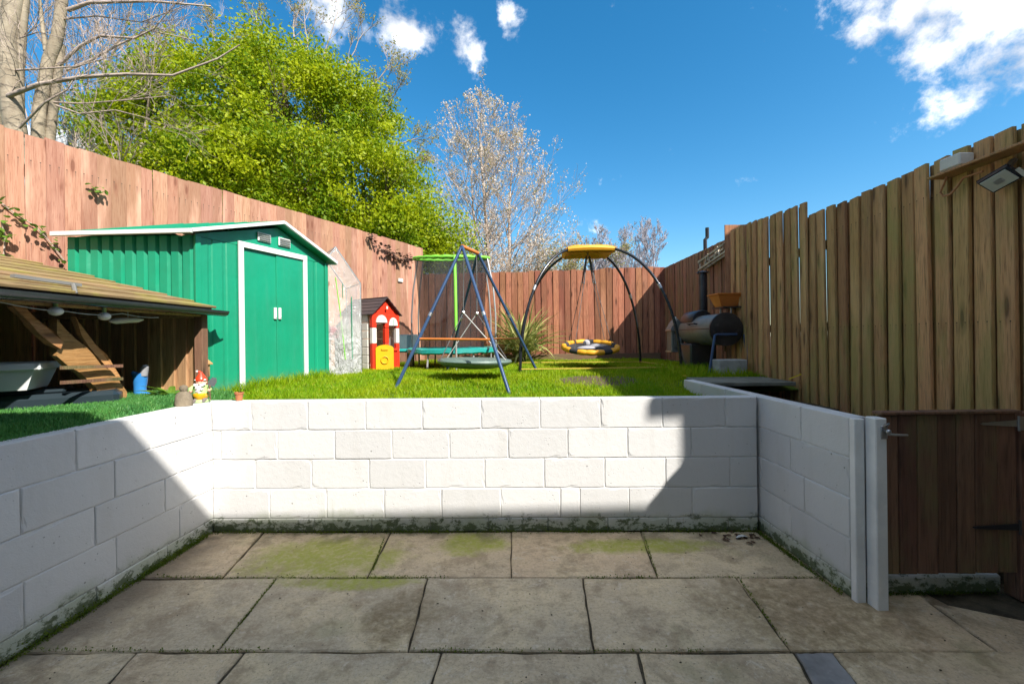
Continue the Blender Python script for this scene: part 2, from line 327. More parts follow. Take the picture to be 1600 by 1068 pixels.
M['gnome_grey'] = plain('gnome_grey', (.20, .17, .16), .6, 0, .1, .2, 20)
M['tub'] = plain('white_tub_plastic', (.70, .73, .72), .4, 0, .1, .08, 8)
M['tarp'] = plain('black_tarp', (.018, .03, .038), .35, 0, .3, .5, 5)
M['bulb'] = plain('frosted_bulb', (.72, .70, .66), .25, 0, .03, .02, 20)
M['brick'] = plain('house_render', (.75, .72, .66), .9, 0, .15, .5, 12)
M['tile'] = plain('roof_tile', (.10, .06, .05), .8, 0, .3, .4, 10)
M['frame_white'] = plain('window_frame_white', (.7, .7, .7), .4)
M['glassdark'] = plain('window_glass', (.03, .035, .04), .06, 0, .02, 0, 4)
M['copper'] = plain('orange_cable', (.45, .20, .09), .5, 0, .1, .1, 20)
M['palisade'] = plain('galvanised_palisade', (.34, .37, .40), .5, .3, .2, .1, 20)
M['pegyellow'] = plain('yellow_petal', (.70, .50, .03), .6, 0, .1, .1, 30)
def net_mat():
    k = NM('safety_net'); d = k.bsdf((.012, .012, .014), .7); t = k.n('BsdfTransparent', {'Color': (1, 1, 1)}).outputs[0]
    f = k.ramp(k.noise(k.pos, 2.5, 3), .3, .7, .5, .62)
    return k.done(k.n('MixShader', {0: f, 1: t, 2: d}).outputs[0])
M['net'] = net_mat()
def film_mat():
    k = NM('clear_pvc_film'); P = k.vec(k.pos, (1, 1, .45))
    cr = k.noise(P, 16, 6, .7, 1.5); big = k.noise(P, 5, 4, .6, .9)
    z = k.sep(k.pos)[2]; nb = k.bump(k.math('ADD', cr, k.math('MULTIPLY', big, 3.0)), k.ramp(z, 2.0, 1.2, .35, 1.0), .07)
    g = k.bsdf((.78, .80, .80), .10, 0, nb, 1.0); t = k.n('BsdfTransparent', {'Color': (.95, .97, .96)}).outputs[0]
    z = k.sep(k.pos)[2]
    f = k.math('ADD', k.ramp(z, 2.2, 1.05, .24, .60), k.ramp(cr, .55, .75, 0, .10))
    return k.done(k.n('MixShader', {0: f, 1: t, 2: g}).outputs[0])
M['film'] = film_mat()
def lampglass():
    k = NM('floodlight_lens'); return k.done(k.bsdf((.55, .57, .52), .25, 0, None, .6))
M['lens'] = lampglass()

# ------------------------------------------------------------------ mesh helpers
def mesh(name, V, F, m, smooth=False):
    me = bpy.data.meshes.new(name); me.from_pydata([tuple(v) for v in V], [], F); me.materials.append(m)
    if smooth: me.polygons.foreach_set('use_smooth', [True]*len(me.polygons))
    me.update(); return me
def mesh_np(name, V, F, m, smooth=False):
    """V (n,3), F (k,q) arrays with q corners each"""
    me = bpy.data.meshes.new(name); q = F.shape[1]
    me.vertices.add(len(V)); me.vertices.foreach_set('co', np.ascontiguousarray(V, dtype=np.float32).ravel())
    me.loops.add(F.size); me.loops.foreach_set('vertex_index', np.ascontiguousarray(F, dtype=np.int32).ravel())
    me.polygons.add(len(F)); me.polygons.foreach_set('loop_start', np.arange(0, F.size, q, dtype=np.int32))
    me.polygons.foreach_set('loop_total', np.full(len(F), q, dtype=np.int32))
    if smooth: me.polygons.foreach_set('use_smooth', np.ones(len(F), dtype=bool))
    me.materials.append(m); me.update(calc_edges=True); me.validate(); return me
def link(name, me, parent=None, loc=(0, 0, 0), rot=(0, 0, 0), scale=(1, 1, 1)):
    o = bpy.data.objects.new(name, me); COL.objects.link(o)
    o.location = loc; o.rotation_euler = rot; o.scale = scale
    if parent: o.parent = parent
    return o
def tag(o, label, cat, group=None):
    o['label'] = label; o['category'] = cat
    if group: o['group'] = group
    return o
def thing(name, label, cat, loc=(0, 0, 0), rz=0., group=None):
    o = bpy.data.objects.new(name, None); COL.objects.link(o); o.empty_display_size = .1
    o.location = loc; o.rotation_euler = (0, 0, rz); return tag(o, label, cat, group)
def world_of(p):
    m = Matrix.Identity(4)
    while p is not None:
        m = (Matrix.Translation(p.location) @ p.rotation_euler.to_matrix().to_4x4() @ Matrix.Diagonal((*p.scale, 1))) @ m; p = p.parent
    return m
class MB:
    def __init__(s): s.V = []; s.F = []
    def add(s, V, F):
        b = len(s.V); s.V += [Vector(v) for v in V]; s.F += [tuple(i+b for i in f) for f in F]; return s
    def box(s, c, size, rot=None, ch=0.):
        """box centred at c; ch chamfers all its edges"""
        hx, hy, hz = (x/2 for x in size); V = []; F = []
        Rm = rot if isinstance(rot, Matrix) else (Matrix.Rotation(rot, 3, 'Z') if rot else Matrix.Identity(3))
        if ch <= 0:
            V = [Vector((x*hx, y*hy, z*hz)) for x in (-1, 1) for y in (-1, 1) for z in (-1, 1)]
            F = [(0, 1, 3, 2), (4, 6, 7, 5), (0, 4, 5, 1), (2, 3, 7, 6), (0, 2, 6, 4), (1, 5, 7, 3)]
        else:
            ch = min(ch, .45*min(size)); idx = {}
            for sx in (-1, 1):
                for sy in (-1, 1):
                    for sz in (-1, 1):
                        for a in range(3):
                            h = [hx, hy, hz]; q = [h[i] if i == a else h[i]-ch for i in range(3)]
                            idx[(sx, sy, sz, a)] = len(V); V.append(Vector((sx*q[0], sy*q[1], sz*q[2])))
            I = lambda sx, sy, sz, a: idx[(sx, sy, sz, a)]
            for sg in (-1, 1):
                F.append((I(sg, -1, -1, 0), I(sg, 1, -1, 0), I(sg, 1, 1, 0), I(sg, -1, 1, 0))[::sg])
                F.append((I(-1, sg, -1, 1), I(-1, sg, 1, 1), I(1, sg, 1, 1), I(1, sg, -1, 1))[::sg])
                F.append((I(-1, -1, sg, 2), I(1, -1, sg, 2), I(1, 1, sg, 2), I(-1, 1, sg, 2))[::sg])
            for a in (-1, 1):
                for b in (-1, 1):
                    f = (I(a, b, -1, 0), I(a, b, -1, 1), I(a, b, 1, 1), I(a, b, 1, 0)); F.append(f if a*b > 0 else f[::-1])
                    f = (I(a, -1, b, 2), I(a, -1, b, 0), I(a, 1, b, 0), I(a, 1, b, 2)); F.append(f if a*b > 0 else f[::-1])
                    f = (I(-1, a, b, 1), I(-1, a, b, 2), I(1, a, b, 2), I(1, a, b, 1)); F.append(f if a*b > 0 else f[::-1])
                    for c2 in (-1, 1):
                        f = (I(a, b, c2, 0), I(a, b, c2, 1), I(a, b, c2, 2)); F.append(f if a*b*c2 > 0 else f[::-1])
        return s.add([Rm @ v+Vector(c) for v in V], F)
    def bar(s, a, b, wd, th, up=(0, 0, 1), ch=0.):
        a, b = Vector(a), Vector(b); d = (b-a); L = d.length; x = d.normalized(); u = Vector(up)
        y = u.cross(x); y = y.normalized() if y.length > 1e-5 else Vector((0, 1, 0)); z = x.cross(y)
        return s.box((a+b)/2, (L, wd, th), Matrix((x, y, z)).transposed(), ch)
    def tube(s, pts, r, n=8, caps=True, closed=False):
        P = [Vector(p) for p in pts]; k = len(P); rr = r if isinstance(r, (list, tuple)) else [r]*k
        V = []; F = []; prev = None
        for i in range(k):
            if closed: t = P[(i+1) % k]-P[i-1]
            else: t = P[min(i+1, k-1)]-P[max(i-1, 0)]
            t.normalize()
            if prev is None:
                u = t.cross(Vector((0, 0, 1)));
                if u.length < .05: u = t.cross(Vector((1, 0, 0)))
            else: u = prev-t*prev.dot(t)
            u.normalize(); prev = u; q = t.cross(u)
            for j in range(n):
                a = 2*PI*j/n; V.append(P[i]+(u*math.cos(a)+q*math.sin(a))*rr[i])
        for i in range(k if closed else k-1):
            for j in range(n):
                a, b = i*n+j, i*n+(j+1) % n; c, d = ((i+1) % k)*n+(j+1) % n, ((i+1) % k)*n+j
                F.append((a, d, c, b))
        if caps and not closed: F.append(tuple(range(n))); F.append(tuple((k-1)*n+j for j in range(n-1, -1, -1)))
        return s.add(V, F)
    def lathe(s, prof, c=(0, 0, 0), n=20, rot=None, sx=1., sy=1.):
        """prof: list of (r, z)"""
        V = []; F = []; c = Vector(c)
        for r_, z in prof:
            for j in range(n):
                a = 2*PI*j/n; v = Vector((r_*math.cos(a)*sx, r_*math.sin(a)*sy, z)); V.append((rot @ v if rot else v)+c)
        for i in range(len(prof)-1):
            for j in range(n): F.append((i*n+j, i*n+(j+1) % n, (i+1)*n+(j+1) % n, (i+1)*n+j))
        F.append(tuple(range(n-1, -1, -1))); F.append(tuple((len(prof)-1)*n+j for j in range(n)))
        return s.add(V, F)
    def ball(s, c, r, n=14, rot=None):
        r = (r, r, r) if isinstance(r, (int, float)) else r; k = n//2
        return s.lathe([(max(1e-4, math.sin(PI*i/k))*1, -math.cos(PI*i/k)) for i in range(k+1)], (0, 0, 0), n)._xf(-(n*(k+1)), Matrix.Translation(c) @ (rot.to_4x4() if rot else Matrix.Identity(4)) @ Matrix.Diagonal((*r, 1)))
    def _xf(s, start, m):
        k = len(s.V)+start if start < 0 else start
        for i in range(k, len(s.V)): s.V[i] = m @ s.V[i]
        return s
    def prism(s, poly, ext, o=(0, 0, 0), ux=(1, 0, 0), uy=(0, 0, 1)):
        """extrude a 2-D outline (in ux,uy at o) by vector ext"""
        o, ux, uy, ext = Vector(o), Vector(ux), Vector(uy), Vector(ext); n = len(poly)
        V = [o+ux*a+uy*b for a, b in poly]; V += [v+ext for v in V]
        F = [tuple(range(n)), tuple(range(2*n-1, n-1, -1))]+[(i, i+n, (i+1) % n+n, (i+1) % n) for i in range(n)]
        return s.add(V, F)
    def build(s, name, m, parent=None, smooth=False, local=False, loc=None):
        V = s.V
        if parent is not None and not local:
            inv = world_of(parent).inverted(); V = [inv @ v for v in V]
        if loc is not None: V = [v-Vector(loc) for v in V]
        me = mesh(name, V, s.F, m, smooth)
        import bmesh
        bm = bmesh.new(); bm.from_mesh(me); bmesh.ops.recalc_face_normals(bm, faces=bm.faces); bm.to_mesh(me); bm.free()
        if smooth:
            try: me.set_sharp_from_angle(angle=R(40))
            except Exception: pass
        return link(name, me, parent, loc or (0, 0, 0))
def structure(o): o['kind'] = 'structure'; return o
def stuff(o): o['kind'] = 'stuff'; return o
def copy_tree(o, parent=None):
    c = o.copy(); COL.objects.link(c); c.parent = parent
    for ch in list(o.children): copy_tree(ch, c)
    return c
def smooth01(t): t = np.clip(t, 0, 1); return t*t*(3-2*t)

# ------------------------------------------------------------------ ground
def lawn_z(x, y):
    x = np.asarray(x, float); y = np.asarray(y, float)
    z = 1.0-.09*(1-smooth01((y-3.5)/1.6))-.05*smooth01((x-.9)/.9)*(1-smooth01((y-4.2)/1.2))
    return z+.012*np.sin(x*3.1+1)*np.sin(y*2.3)+.008*np.sin(x*7.7+y*5.1)
def lz(x, y): return float(lawn_z(x, y))
def sheet(name, m, xs, ys, zf, skip=None):
    V = [(x, y, zf(x, y)) for y in ys for x in xs]; n = len(xs); F = []
    for j in range(len(ys)-1):
        for i in range(n-1):
            if skip and skip((xs[i]+xs[i+1])/2, (ys[j]+ys[j+1])/2): continue
            F.append((j*n+i, j*n+i+1, (j+1)*n+i+1, (j+1)*n+i))
    return structure(link(name, mesh(name, V, F, m, True)))
sheet('ground', M['soil'], [-400, -40, -6, -2.46, 4, 40, 400], [-400, -40, -1, 3.36, 40, 400, 900], lambda x, y: -.06)
sheet('lawn', M['lawn'], [-60, -20, -8]+list(np.linspace(-6, 4, 41))+[8, 20, 60], list(np.linspace(3.3, 10, 34))+[14, 24, 60, 120],
      lambda x, y: lz(x, y), lambda x, y: 1.86 < x < 3.1 and y < 4.3)
sheet('left_bank', M['soil'], [-40, -8, -5, -2.44], [-1.5, 0, 1.5, 3.3], lambda x, y: .985)

# ------------------------------------------------------------------ patio paving
M['slate'] = plain('dark_slate', (.25, .245, .24), .7, 0, .35, .8, 26)
patio = thing('patio', 'x', 'patio'); del patio['label'], patio['category']; patio['kind'] = 'structure'
b = MB(); b.add([(-2.5, -1, -.012), (3.2, -1, -.012), (3.2, 2.36, -.012), (1.95, 3.3, -.012), (-2.5, 3.3, -.012)], [(0, 1, 2, 3, 4)]); b.build('paving_bed', M['joint'], patio)
def slab(q, m='slab'):
    """q: four ground corners (x,y), counter-clockwise"""
    g = random.choice((.0035, .0045, .006)); c = sum((Vector(p) for p in q), Vector((0, 0)))/4; top = random.uniform(-.004, .004); n = 7
    Q = []
    for p in q:
        d = Vector(p)-c; Q.append(c+Vector((d.x-math.copysign(g, d.x), d.y-math.copysign(g, d.y))))
    loop = []
    for i in range(4):
        a, e = Q[i], Q[(i+1) % 4]; nn = Vector((-(e-a).y, (e-a).x)).normalized()
        for j in range(n):
            t = j/n; j_ = 0 if j == 0 else random.uniform(-.004, .006)
            loop.append(a.lerp(e, t)+nn*j_)
    k = len(loop); tilt = Vector((random.uniform(-.004, .004), random.uniform(-.004, .004)))
    V = []
    for inset, z in ((0, -.035), (0, -.006), (.008, 0.)):
        for p in loop:
            d = p-c; d2 = d*(1-inset/max(d.length, .1)); V.append((d2.x, d2.y, z+top+tilt.dot(d2)))
    V.append((0, 0, top))
    F = [tuple(range(k-1, -1, -1))]
    for r_ in range(2):
        for i in range(k): F.append((r_*k+i, r_*k+(i+1) % k, (r_+1)*k+(i+1) % k, (r_+1)*k+i))
    for i in range(k): F.append((2*k+i, 2*k+(i+1) % k, 3*k))
    return link('paving_slab', mesh('paving_slab', V, F, M[m]), patio, (c.x, c.y, 0))
G = lambda px, py: (lambda v: (v.x, v.y))(atz(px, py, 0))
rows = [([-2.42, None, None, None, None, None, 2.0], [0, 413, 612, 799, 1002, 1200, 0], 834, [0, 346, 573, 799, 1028, 1280, 0], 902)]
def row(top, yt, bot, yb, x_l=(-2.45, -2.45), x_r=(3.1, 3.1), dark=()):
    T = [G(x, yt) for x in top]; B = [G(x, yb) for x in bot]
    T = [(x_l[0], T[0][1])]+T+[(x_r[0], T[-1][1])]; B = [(x_l[1], B[0][1])]+B+[(x_r[1], B[-1][1])]
    for i in range(len(T)-1): slab([B[i], B[i+1], T[i+1], T[i]], 'slate' if i in dark else 'slab')
row([412, 611, 799, 1001, 1200], 830, [346, 573, 799, 1028, 1284], 902, (-2.36, -2.36), (1.87, 1.89))
row([432, 668, 911, 1150, 1400], 902, [338, 637, 929, 1236, 1560], 1017, (-2.37, -2.38), (1.9, 3.0))
row([214, 382, 690, 996, 1240, 1300], 1017, [72, 250, 640, 1030, 1330, 1424], 1170, (-2.38, -2.4), (3.0, 3.0), (5,))
y0 = G(800, 1170)[1]
for r_ in range(3):
    ya, yb = y0-.62*r_, y0-.62*(r_+1); xs = [-2.4]+[-2.4+.9*k+(.45 if r_ % 2 else .2) for k in range(6)]+[3.0]
    for i in range(len(xs)-1): slab([(xs[i], yb), (xs[i+1], yb), (xs[i+1], ya), (xs[i], ya)])

# ------------------------------------------------------------------ white block walls
ZC = [0, .105, .335, .563, .79, 1.018]
def worn_block(wd, th, hz):
    m = MB(); nx, nz_ = max(3, int(wd/.05)), 5; loop = []
    for i in range(nx): loop.append((-wd/2+wd*i/nx, -hz/2))
    for i in range(nz_): loop.append((wd/2, -hz/2+hz*i/nz_))
    for i in range(nx): loop.append((wd/2-wd*i/nx, hz/2))
    for i in range(nz_): loop.append((-wd/2, hz/2-hz*i/nz_))
    k = len(loop); V = []; chip = [random.random() < .07 for _ in range(k)]
    for inset, y in ((0, th/2), (0, -th/2+.006), (.003, -th/2+.001), (.007, -th/2), (.02, -th/2)):
        for q, (x, z) in enumerate(loop):
            c_ = q in (0, nx, nx+nz_, 2*nx+nz_); last = inset > .015; e = inset*(1.9 if chip[q] and not last else 1)+(.003 if c_ and inset and not last else 0)
            j = random.uniform(-.0012, .0012) if inset and not last else 0
            V.append((x-math.copysign(min(e, abs(x)), x)*(abs(abs(x)-wd/2) < 1e-6)+j, y+(.003 if chip[q] and 0 < inset < .008 else 0), z-math.copysign(min(e, abs(z)), z)*(abs(abs(z)-hz/2) < 1e-6)+j))
    F = []
    for r_ in range(4):
        for i in range(k): F.append((r_*k+i, r_*k+(i+1) % k, (r_+1)*k+(i+1) % k, (r_+1)*k+i))
    F.append(tuple(4*k+i for i in range(k))); F.append(tuple(range(k-1, -1, -1))); return m.add(V, F)
def block_wall(label, origin, ang, courses, length, thick=.1, cols=None):
    t = thing('block_wall', label, 'wall', (*origin, 0), ang)
    MB().box((length/2, thick/2+.001, .505), (length-.01, thick-.010, 1.005)).build('mortar', M['mortar'], t, local=True)
    for ci, J in enumerate(courses):                     # courses from the top down
        z1, z0 = ZC[5-ci], ZC[4-ci]; xs = [0]+sorted(J)+[length]
        for i in range(len(xs)-1):
            wd = xs[i+1]-xs[i]-.004
            if wd < .02: continue
            j = random.uniform(-.0025, .0025); hz = z1-z0-.004; c = ((xs[i]+xs[i+1])/2, thick/2+j, (z0+z1)/2)
            m = worn_block(wd, thick, hz)
            o = m.build('block', M['wallpaint'], None); o.parent = t; o.location = c
    return t
fx = lambda xs: [(x-333)/852*4.203 for x in xs]
block_wall('long low white painted block wall facing the patio below the lawn', (-2.351, 3.247), math.atan2(-.09, 4.203),
           [fx([396, 486.5, 578, 668, 760, 852, 946, 1041, 1137]), fx([347, 437.5, 529, 619.5, 710, 802, 894.5, 987, 1084]),
            fx([401.5, 491.5, 583, 671.5, 764.5, 857.5, 951, 1045, 1143]), fx([424, 514.5, 606.5, 696.5, 789, 882, 912, 988, 1085]),
            fx([403, 494, 586, 678, 770, 862, 955, 1048, 1140])], 4.203)
la = math.atan2(1, .0218); ll = 4.35; lo = (-2.351-.0218*(4.25), -1.0)
lw = lambda ys: [y+1.0 for y in ys]+[]
def ext(ys, p=.46):
    ys = sorted(ys)
    while ys[0] > -.6: ys.insert(0, ys[0]-p)
    return lw(ys)
block_wall('white painted block retaining wall holding up the artificial turf bank', lo, la-0,
           [ext([2.259, 2.717, 3.17]), ext([2.006, 2.469, 2.929]), ext([2.354, 2.816]), ext([2.014, 2.475, 2.934]), ext([2.36, 2.83])], ll)
ra = math.atan2(-1, .016); ro = (1.85, 4.5)
rw = lambda ys: [4.5-y for y in ys]
block_wall('short white painted block wall ending at the gate posts', ro, ra,
           [rw([2.717, 3.2, 3.65, 4.1]), rw([2.82, 3.3, 3.75, 4.2]), rw([2.69, 3.14, 3.6, 4.05]), rw([2.82, 3.3, 3.75, 4.2]), rw([2.6, 3.05, 3.5])], 4.5-2.335)

# side path climbing behind the gate
pth = MB()
for i, (ya, yb, z) in enumerate(((2.47, 3.0, .095), (3.0, 3.4, .3), (3.4, 3.8, .55), (3.8, 4.35, .8))):
    pth.box((2.48, (ya+yb)/2, z/2-.05), (1.0, yb-ya, z+.1))
structure(pth.build('path', M['joint']))
st = tag(MB().box((2.4, 2.42, .05), (.75, .1, .1), None, .01).build('step_kerb', M['wallpaint']), 'mossy white painted block step under the dark gate', 'step')

# ------------------------------------------------------------------ timber fences
_bm = {}
def board_mesh(m, wd, h, th, k):
    """one feather-edge board: wedge section, slightly worn top"""
    key = (m.name, round(wd, 3), round(h, 2), th, k)
    if key in _bm: return _bm[key]
    r_ = random.Random(hash((k, 5)) % 999); n = 4; V = []; F = []
    dz = r_.uniform(-.006, .006); bow = r_.uniform(-.004, .004)
    for i in range(n+1):
        t = i/n; z = h*t; y = bow*math.sin(PI*t)
        a, c = -wd/2, wd/2; zz = (lambda s: z+(s*dz if i == n else 0))
        V += [(a, y-th*.35, zz(-1)), (a+.003, y-th*.5, zz(-1)), (c-.003, y-th, zz(1)), (c, y-th*.8, zz(1)), (c, y, zz(1)), (a, y, zz(-1))]
    for i in range(n):
        for j in range(6): F.append((i*6+j, i*6+(j+1) % 6, (i+1)*6+(j+1) % 6, (i+1)*6+j))
    F.append((5, 4, 3, 2, 1, 0)); F.append(tuple(n*6+j for j in range(6)))
    me = mesh('board', V, F, m); _bm[key] = me; return me
def fence(label, p0, p1, z0, z1, m, pitch=.125, over=.02, th=.02, tilt=4, rails=True, posts=2.4, jit=.004, gaps=(), step=None, railmat=None, strips=False):
    p0, p1 = Vector(p0), Vector(p1); d = p1-p0; L = d.length; ang = math.atan2(d.y, d.x)
    t = thing('fence', label, 'fence', (p0.x, p0.y, z0), ang)
    n = int(round(L/pitch)); pt = L/n
    for i in range(n):
        u = (i+.5)/n; zt = (z1(u) if callable(z1) else z1)+random.uniform(-jit, jit)
        zt = round((zt-z0), 2)
        wd = pt+over
        if strips and i and i not in gaps: link('cover_strip', board_mesh(m, .096, round(zt-.006, 2), .016, i % 3), t, (i*pt, .026, 0))
        o = link('board', board_mesh(m, wd, zt, th, i % 6), t, ((i+.5)*pt+random.uniform(-.002, .002), random.uniform(-.002, .002), random.uniform(-.004, .004)),
                 (random.uniform(-.004, .004), random.uniform(-.006, .006), -R(tilt)+random.uniform(-.02, .02)))
    ht = (z1(.5) if callable(z1) else z1)-z0
    if rails:
        for f in (.15, .52, .86):
            MB().box((L/2, .055, ht*f), (L, .038, .085), None, .004).build('rail', railmat or M['rail'], t, local=True)
    if posts:
        k = max(1, int(round(L/posts)))
        for i in range(k+1):
            MB().box((min(max(L*i/k, .05), L-.05), .115, ht*.49), (.095, .095, ht*.98), None, .006).build('post', railmat or M['rail'], t, local=True)
    return t
LF1 = Vector((-1.95, 9.2)); LF0 = Vector((-1.95-.515*7.0, 2.2))
left_fence = fence('tall pale pinkish timber fence running along the left boundary behind the green shed', LF0, LF1, .95, 3.5, M['fence_pink'], .125, .012, .014, 2.0, jit=.006)
fence('red brown close board fence across the back of the lawn', (-1.97, 9.27), (3.41, 9.2), .98, lambda u: 2.93+.07*u+(.025 if u > .72 else 0)+(.012 if int(u*20) % 3 == 0 else 0), M['fence_red'], .131, -.014, .026, 3, jit=.012, strips=True)
right_far = fence('brown weathered fence behind the smoker barbecue in the back right corner', (3.39, 9.17), (3.39, 5.85), .95, lambda u: 3.0+.0*u, M['fence_farside'], .14, .035, .014, 3, jit=.005)
fence('short reddish return panel joining the two right hand fences', (3.0, 5.82), (3.42, 5.8), 1.0, 3.03, M['fence_red'], .13, .015, .02, 4, posts=0)
def rf_top(u):
    Y = 5.68-4.6*u
    return (2.82+.10*(Y-4.2)/1.45) if Y > 4.2 else 2.685+.01*math.sin(Y*3)
fence('mossy brown feather edge fence with gaps along the right beside the gate', (3.0, 5.68), (3.0, 1.08), .35, rf_top, M['fence_green'], .125, -.011, .024, 4, jit=.004, gaps=(3,), strips=True)
cap = MB().box((3.385, 9.12, 1.98), (.014, .014, 2.0)).build('corner_post', M['steel']); tag(cap, 'thin pale grey post in the back right fence corner', 'post')
bp = MB(); bp.box((-.0+.7, 9.12, 1.06), (5.1, .03, .15), None, .004); tag(bp.build('gravel_board', M['rail']), 'low brown board lying along the foot of the back fence', 'board')

# gate, posts, fittings
gt = thing('gate', 'low dark brown timber gate hung between white post and fence', 'gate', (2.0, 2.29, .16))
gw = [.105, .1, .115, .105, .1, .12, .11]; x = 2.005
for i, wd in enumerate(gw):
    k = MB(); k.box((0, random.uniform(-.003, .003), 0), (wd-.007, .02, .875+random.uniform(-.005, .004)), Matrix.Rotation(-R(3), 3, 'Z'), .004)
    o = k.build('board', M['gate_wood'], None); o.parent = gt; o.location = (x+wd/2-2.0, 0, .44); x += wd
for z in (.12, .45, .78):
    MB().box((2.385, 2.325, .16+z), (.76, .035, .08), None, .004).build('rail', M['gate_wood'], gt)
MB().bar((2.02, 2.35, .3), (2.72, 2.35, .9), .03, .07).build('brace', M['gate_wood'], gt)
MB().box((2.385, 2.29, 1.048), (.77, .06, .016), None, .003).build('top_rail', M['post'], gt)
hg = MB(); hg.prism([(0, -.018), (0, .018), (-.19, .006), (-.2, 0), (-.19, -.006)], (0, -.004, 0), (2.75, 2.272, .985))
hg.box((2.775, 2.268, .985), (.03, .006, .075)); hg.tube([(2.756, 2.266, .945), (2.756, 2.266, 1.025)], .006)
hg.build('hinge', M['steel'], gt)
hg = MB(); hg.prism([(0, -.018), (0, .018), (-.24, .006), (-.25, 0), (-.24, -.006)], (0, -.004, 0), (2.75, 2.272, .42)); hg.tube([(2.756, 2.266, .38), (2.756, 2.266, .46)], .006)
hg.build('hinge', M['bbq'], gt)
lt = MB(); lt.box((1.985, 2.226, .955), (.035, .006, .07), None, .002); lt.tube([(1.985, 2.222, .965), (1.985, 2.205, .965)], .008); lt.ball((1.985, 2.2, .965), .013, 10)
lt.tube([(1.985, 2.21, .95), (2.02, 2.2, .948), (2.085, 2.2, .945)], .006, 8); lt.tube([(1.98, 2.222, .985), (1.98, 2.21, 1.0), (1.995, 2.21, 1.005), (1.995, 2.222, .985)], .005, 6)
tag(lt.build('gate_latch', M['steel'], None, True), 'shiny steel latch on the white gate post', 'latch')
tag(MB().box((1.912, 2.315, .5), (.055, .04, 1.0+.03), None, .004).build('timber_post', M['white_timber']), 'white painted timber capping the end of the right block wall', 'post')
tag(MB().box((1.972, 2.262, .505), (.062, .07, 1.05), Matrix.Rotation(.0, 3, 'Z'), .005).build('timber_post', M['white_timber']), 'white painted gate post carrying the steel latch', 'post')
tag(MB().box((2.83, 2.33, .52), (.09, .09, 1.04), None, .006).build('timber_post', M['gate_wood']), 'dark timber gate post at the hinge side', 'post')

# ------------------------------------------------------------------ houses behind the camera (they shade the patio)
def house(label, x0, x1, y0, y1, eave, ridge_axis, oh, back_x=None):
    t = thing('house', label, 'house', ((x0+x1)/2, (y0+y1)/2, 0))
    MB().box(((x0+x1)/2, (y0+y1)/2, eave/2), (x1-x0, y1-y0, eave)).build('wall', M['brick'], t)
    k = MB()
    if ridge_axis == 'x':
        ym = (y0+y1)/2; rz = eave+(ym-y0)*.62
        k.prism([(y0-oh, eave), (y1+oh, eave), (y1+oh, eave+.12), (ym, rz+.25), (y0-oh, eave+.12)], (x1-x0+.1, 0, 0), (x0-.05, 0, 0), (0, 1, 0))
    else:
        xm = (x0+x1)/2; rz = eave+(xm-x0)*.62
        k.prism([(x0-oh, eave), (x1+oh, eave), (x1+oh, eave+.12), (xm, rz+.25), (x0-oh, eave+.12)], (0, y1-y0+.1, 0), (0, y0-.05, 0), (1, 0, 0))
    k.build('roof', M['tile'], t); return t
h1 = house('pale rendered house behind the camera whose eaves shade the patio', -9, 7.5, -9, -1.05, 5.1, 'x', .27)
for cx, cz, wd, hh in ((-3.4, 3.9, 1.2, 1.1), (0, 3.9, 1.4, 1.1), (3, 3.9, 1.0, 1.1), (2.6, 1.4, 1.4, 1.2)):
    f = MB().box((cx, -1.035, cz), (wd, .06, hh), None, .01).build('window', M['frame_white'], h1); MB().box((cx, -.998, cz), (wd-.14, .012, hh-.14)).build('pane', M['glassdark'], f)
f = MB().box((-.1, -1.035, 1.05), (1.8, .06, 2.1), None, .01).build('door', M['frame_white'], h1); MB().box((-.1, -.998, 1.1), (1.6, .012, 1.9)).build('pane', M['glassdark'], f)
house('neighbouring pale house beyond the right hand fence outside the view', 4.84, 9, -.4, 3.2, 5.45, 'y', .2)

# ------------------------------------------------------------------ green metal shed
SN, SR_, SL = Vector((-2.98, 3.93)), Vector((-2.43, 5.46)), Vector((-4.19, 3.95)); SB = SL+(SR_-SN)
shed = thing('garden_shed', 'green metal garden shed with white trimmed sliding doors', 'shed', (-3.3, 4.7, .93))
def ribbed(a, b, zb, zt, pitch, depth, out):
    """trapezoid sheet from a to b (2-D), ribs standing out along `out`"""
    L = (b-a).length; d = (b-a)/L; n = max(1, int(round(L/pitch))); p = L/n; prof = []
    for i in range(n):
        s = i*p; prof += [(s, 0), (s+p*.08, depth), (s+p*.70, depth), (s+p*.86, 0)]
    prof.append((L, 0)); k = MB(); V = []
    for s, e in prof:
        q = a+d*s+out*e; V += [(q.x, q.y, zb), (q.x, q.y, zt)]
    k.add(V, [(2*i, 2*i+2, 2*i+3, 2*i+1) for i in range(len(prof)-1)]); return k
zb, ze, zr = .9, 2.49, 2.81
gd = (SR_-SN).normalized(); gn = Vector((gd.y, -gd.x)); gl = (SR_-SN).length
sd = (SN-SL).normalized(); sn = Vector((sd.y, -sd.x))
ribbed(SL, SN, zb, ze, .11, .026, sn).build('side_wall', M['green_metal'], shed)
ribbed(SR_, SB, zb, ze, .11, .022, -sn).build('side_wall', M['green_metal'], shed)
gp = lambda s, o=0.: SN+gd*(s*gl)+gn*o
def gable_panel(s0, s1):
    k = ribbed(gp(s0), gp(s1), zb, ze-.005, .145, .007, gn); return k.build('front_panel', M['green_metal'], shed)
gable_panel(0.0, .265); gable_panel(.785, 1.0)
k = MB(); a, c, pk = gp(0), gp(1), gp(.55)
k.prism([(0, 0), (gl, 0), (gl, .02), (gl*.55, zr-ze-.03), (0, .02)], (-gn.x*.012, -gn.y*.012, 0), (*gp(0, .002), ze), (gd.x, gd.y, 0)); k.build('gable', M['green_metal'], shed)
k = MB(); bl, br = SB, SB  # back wall
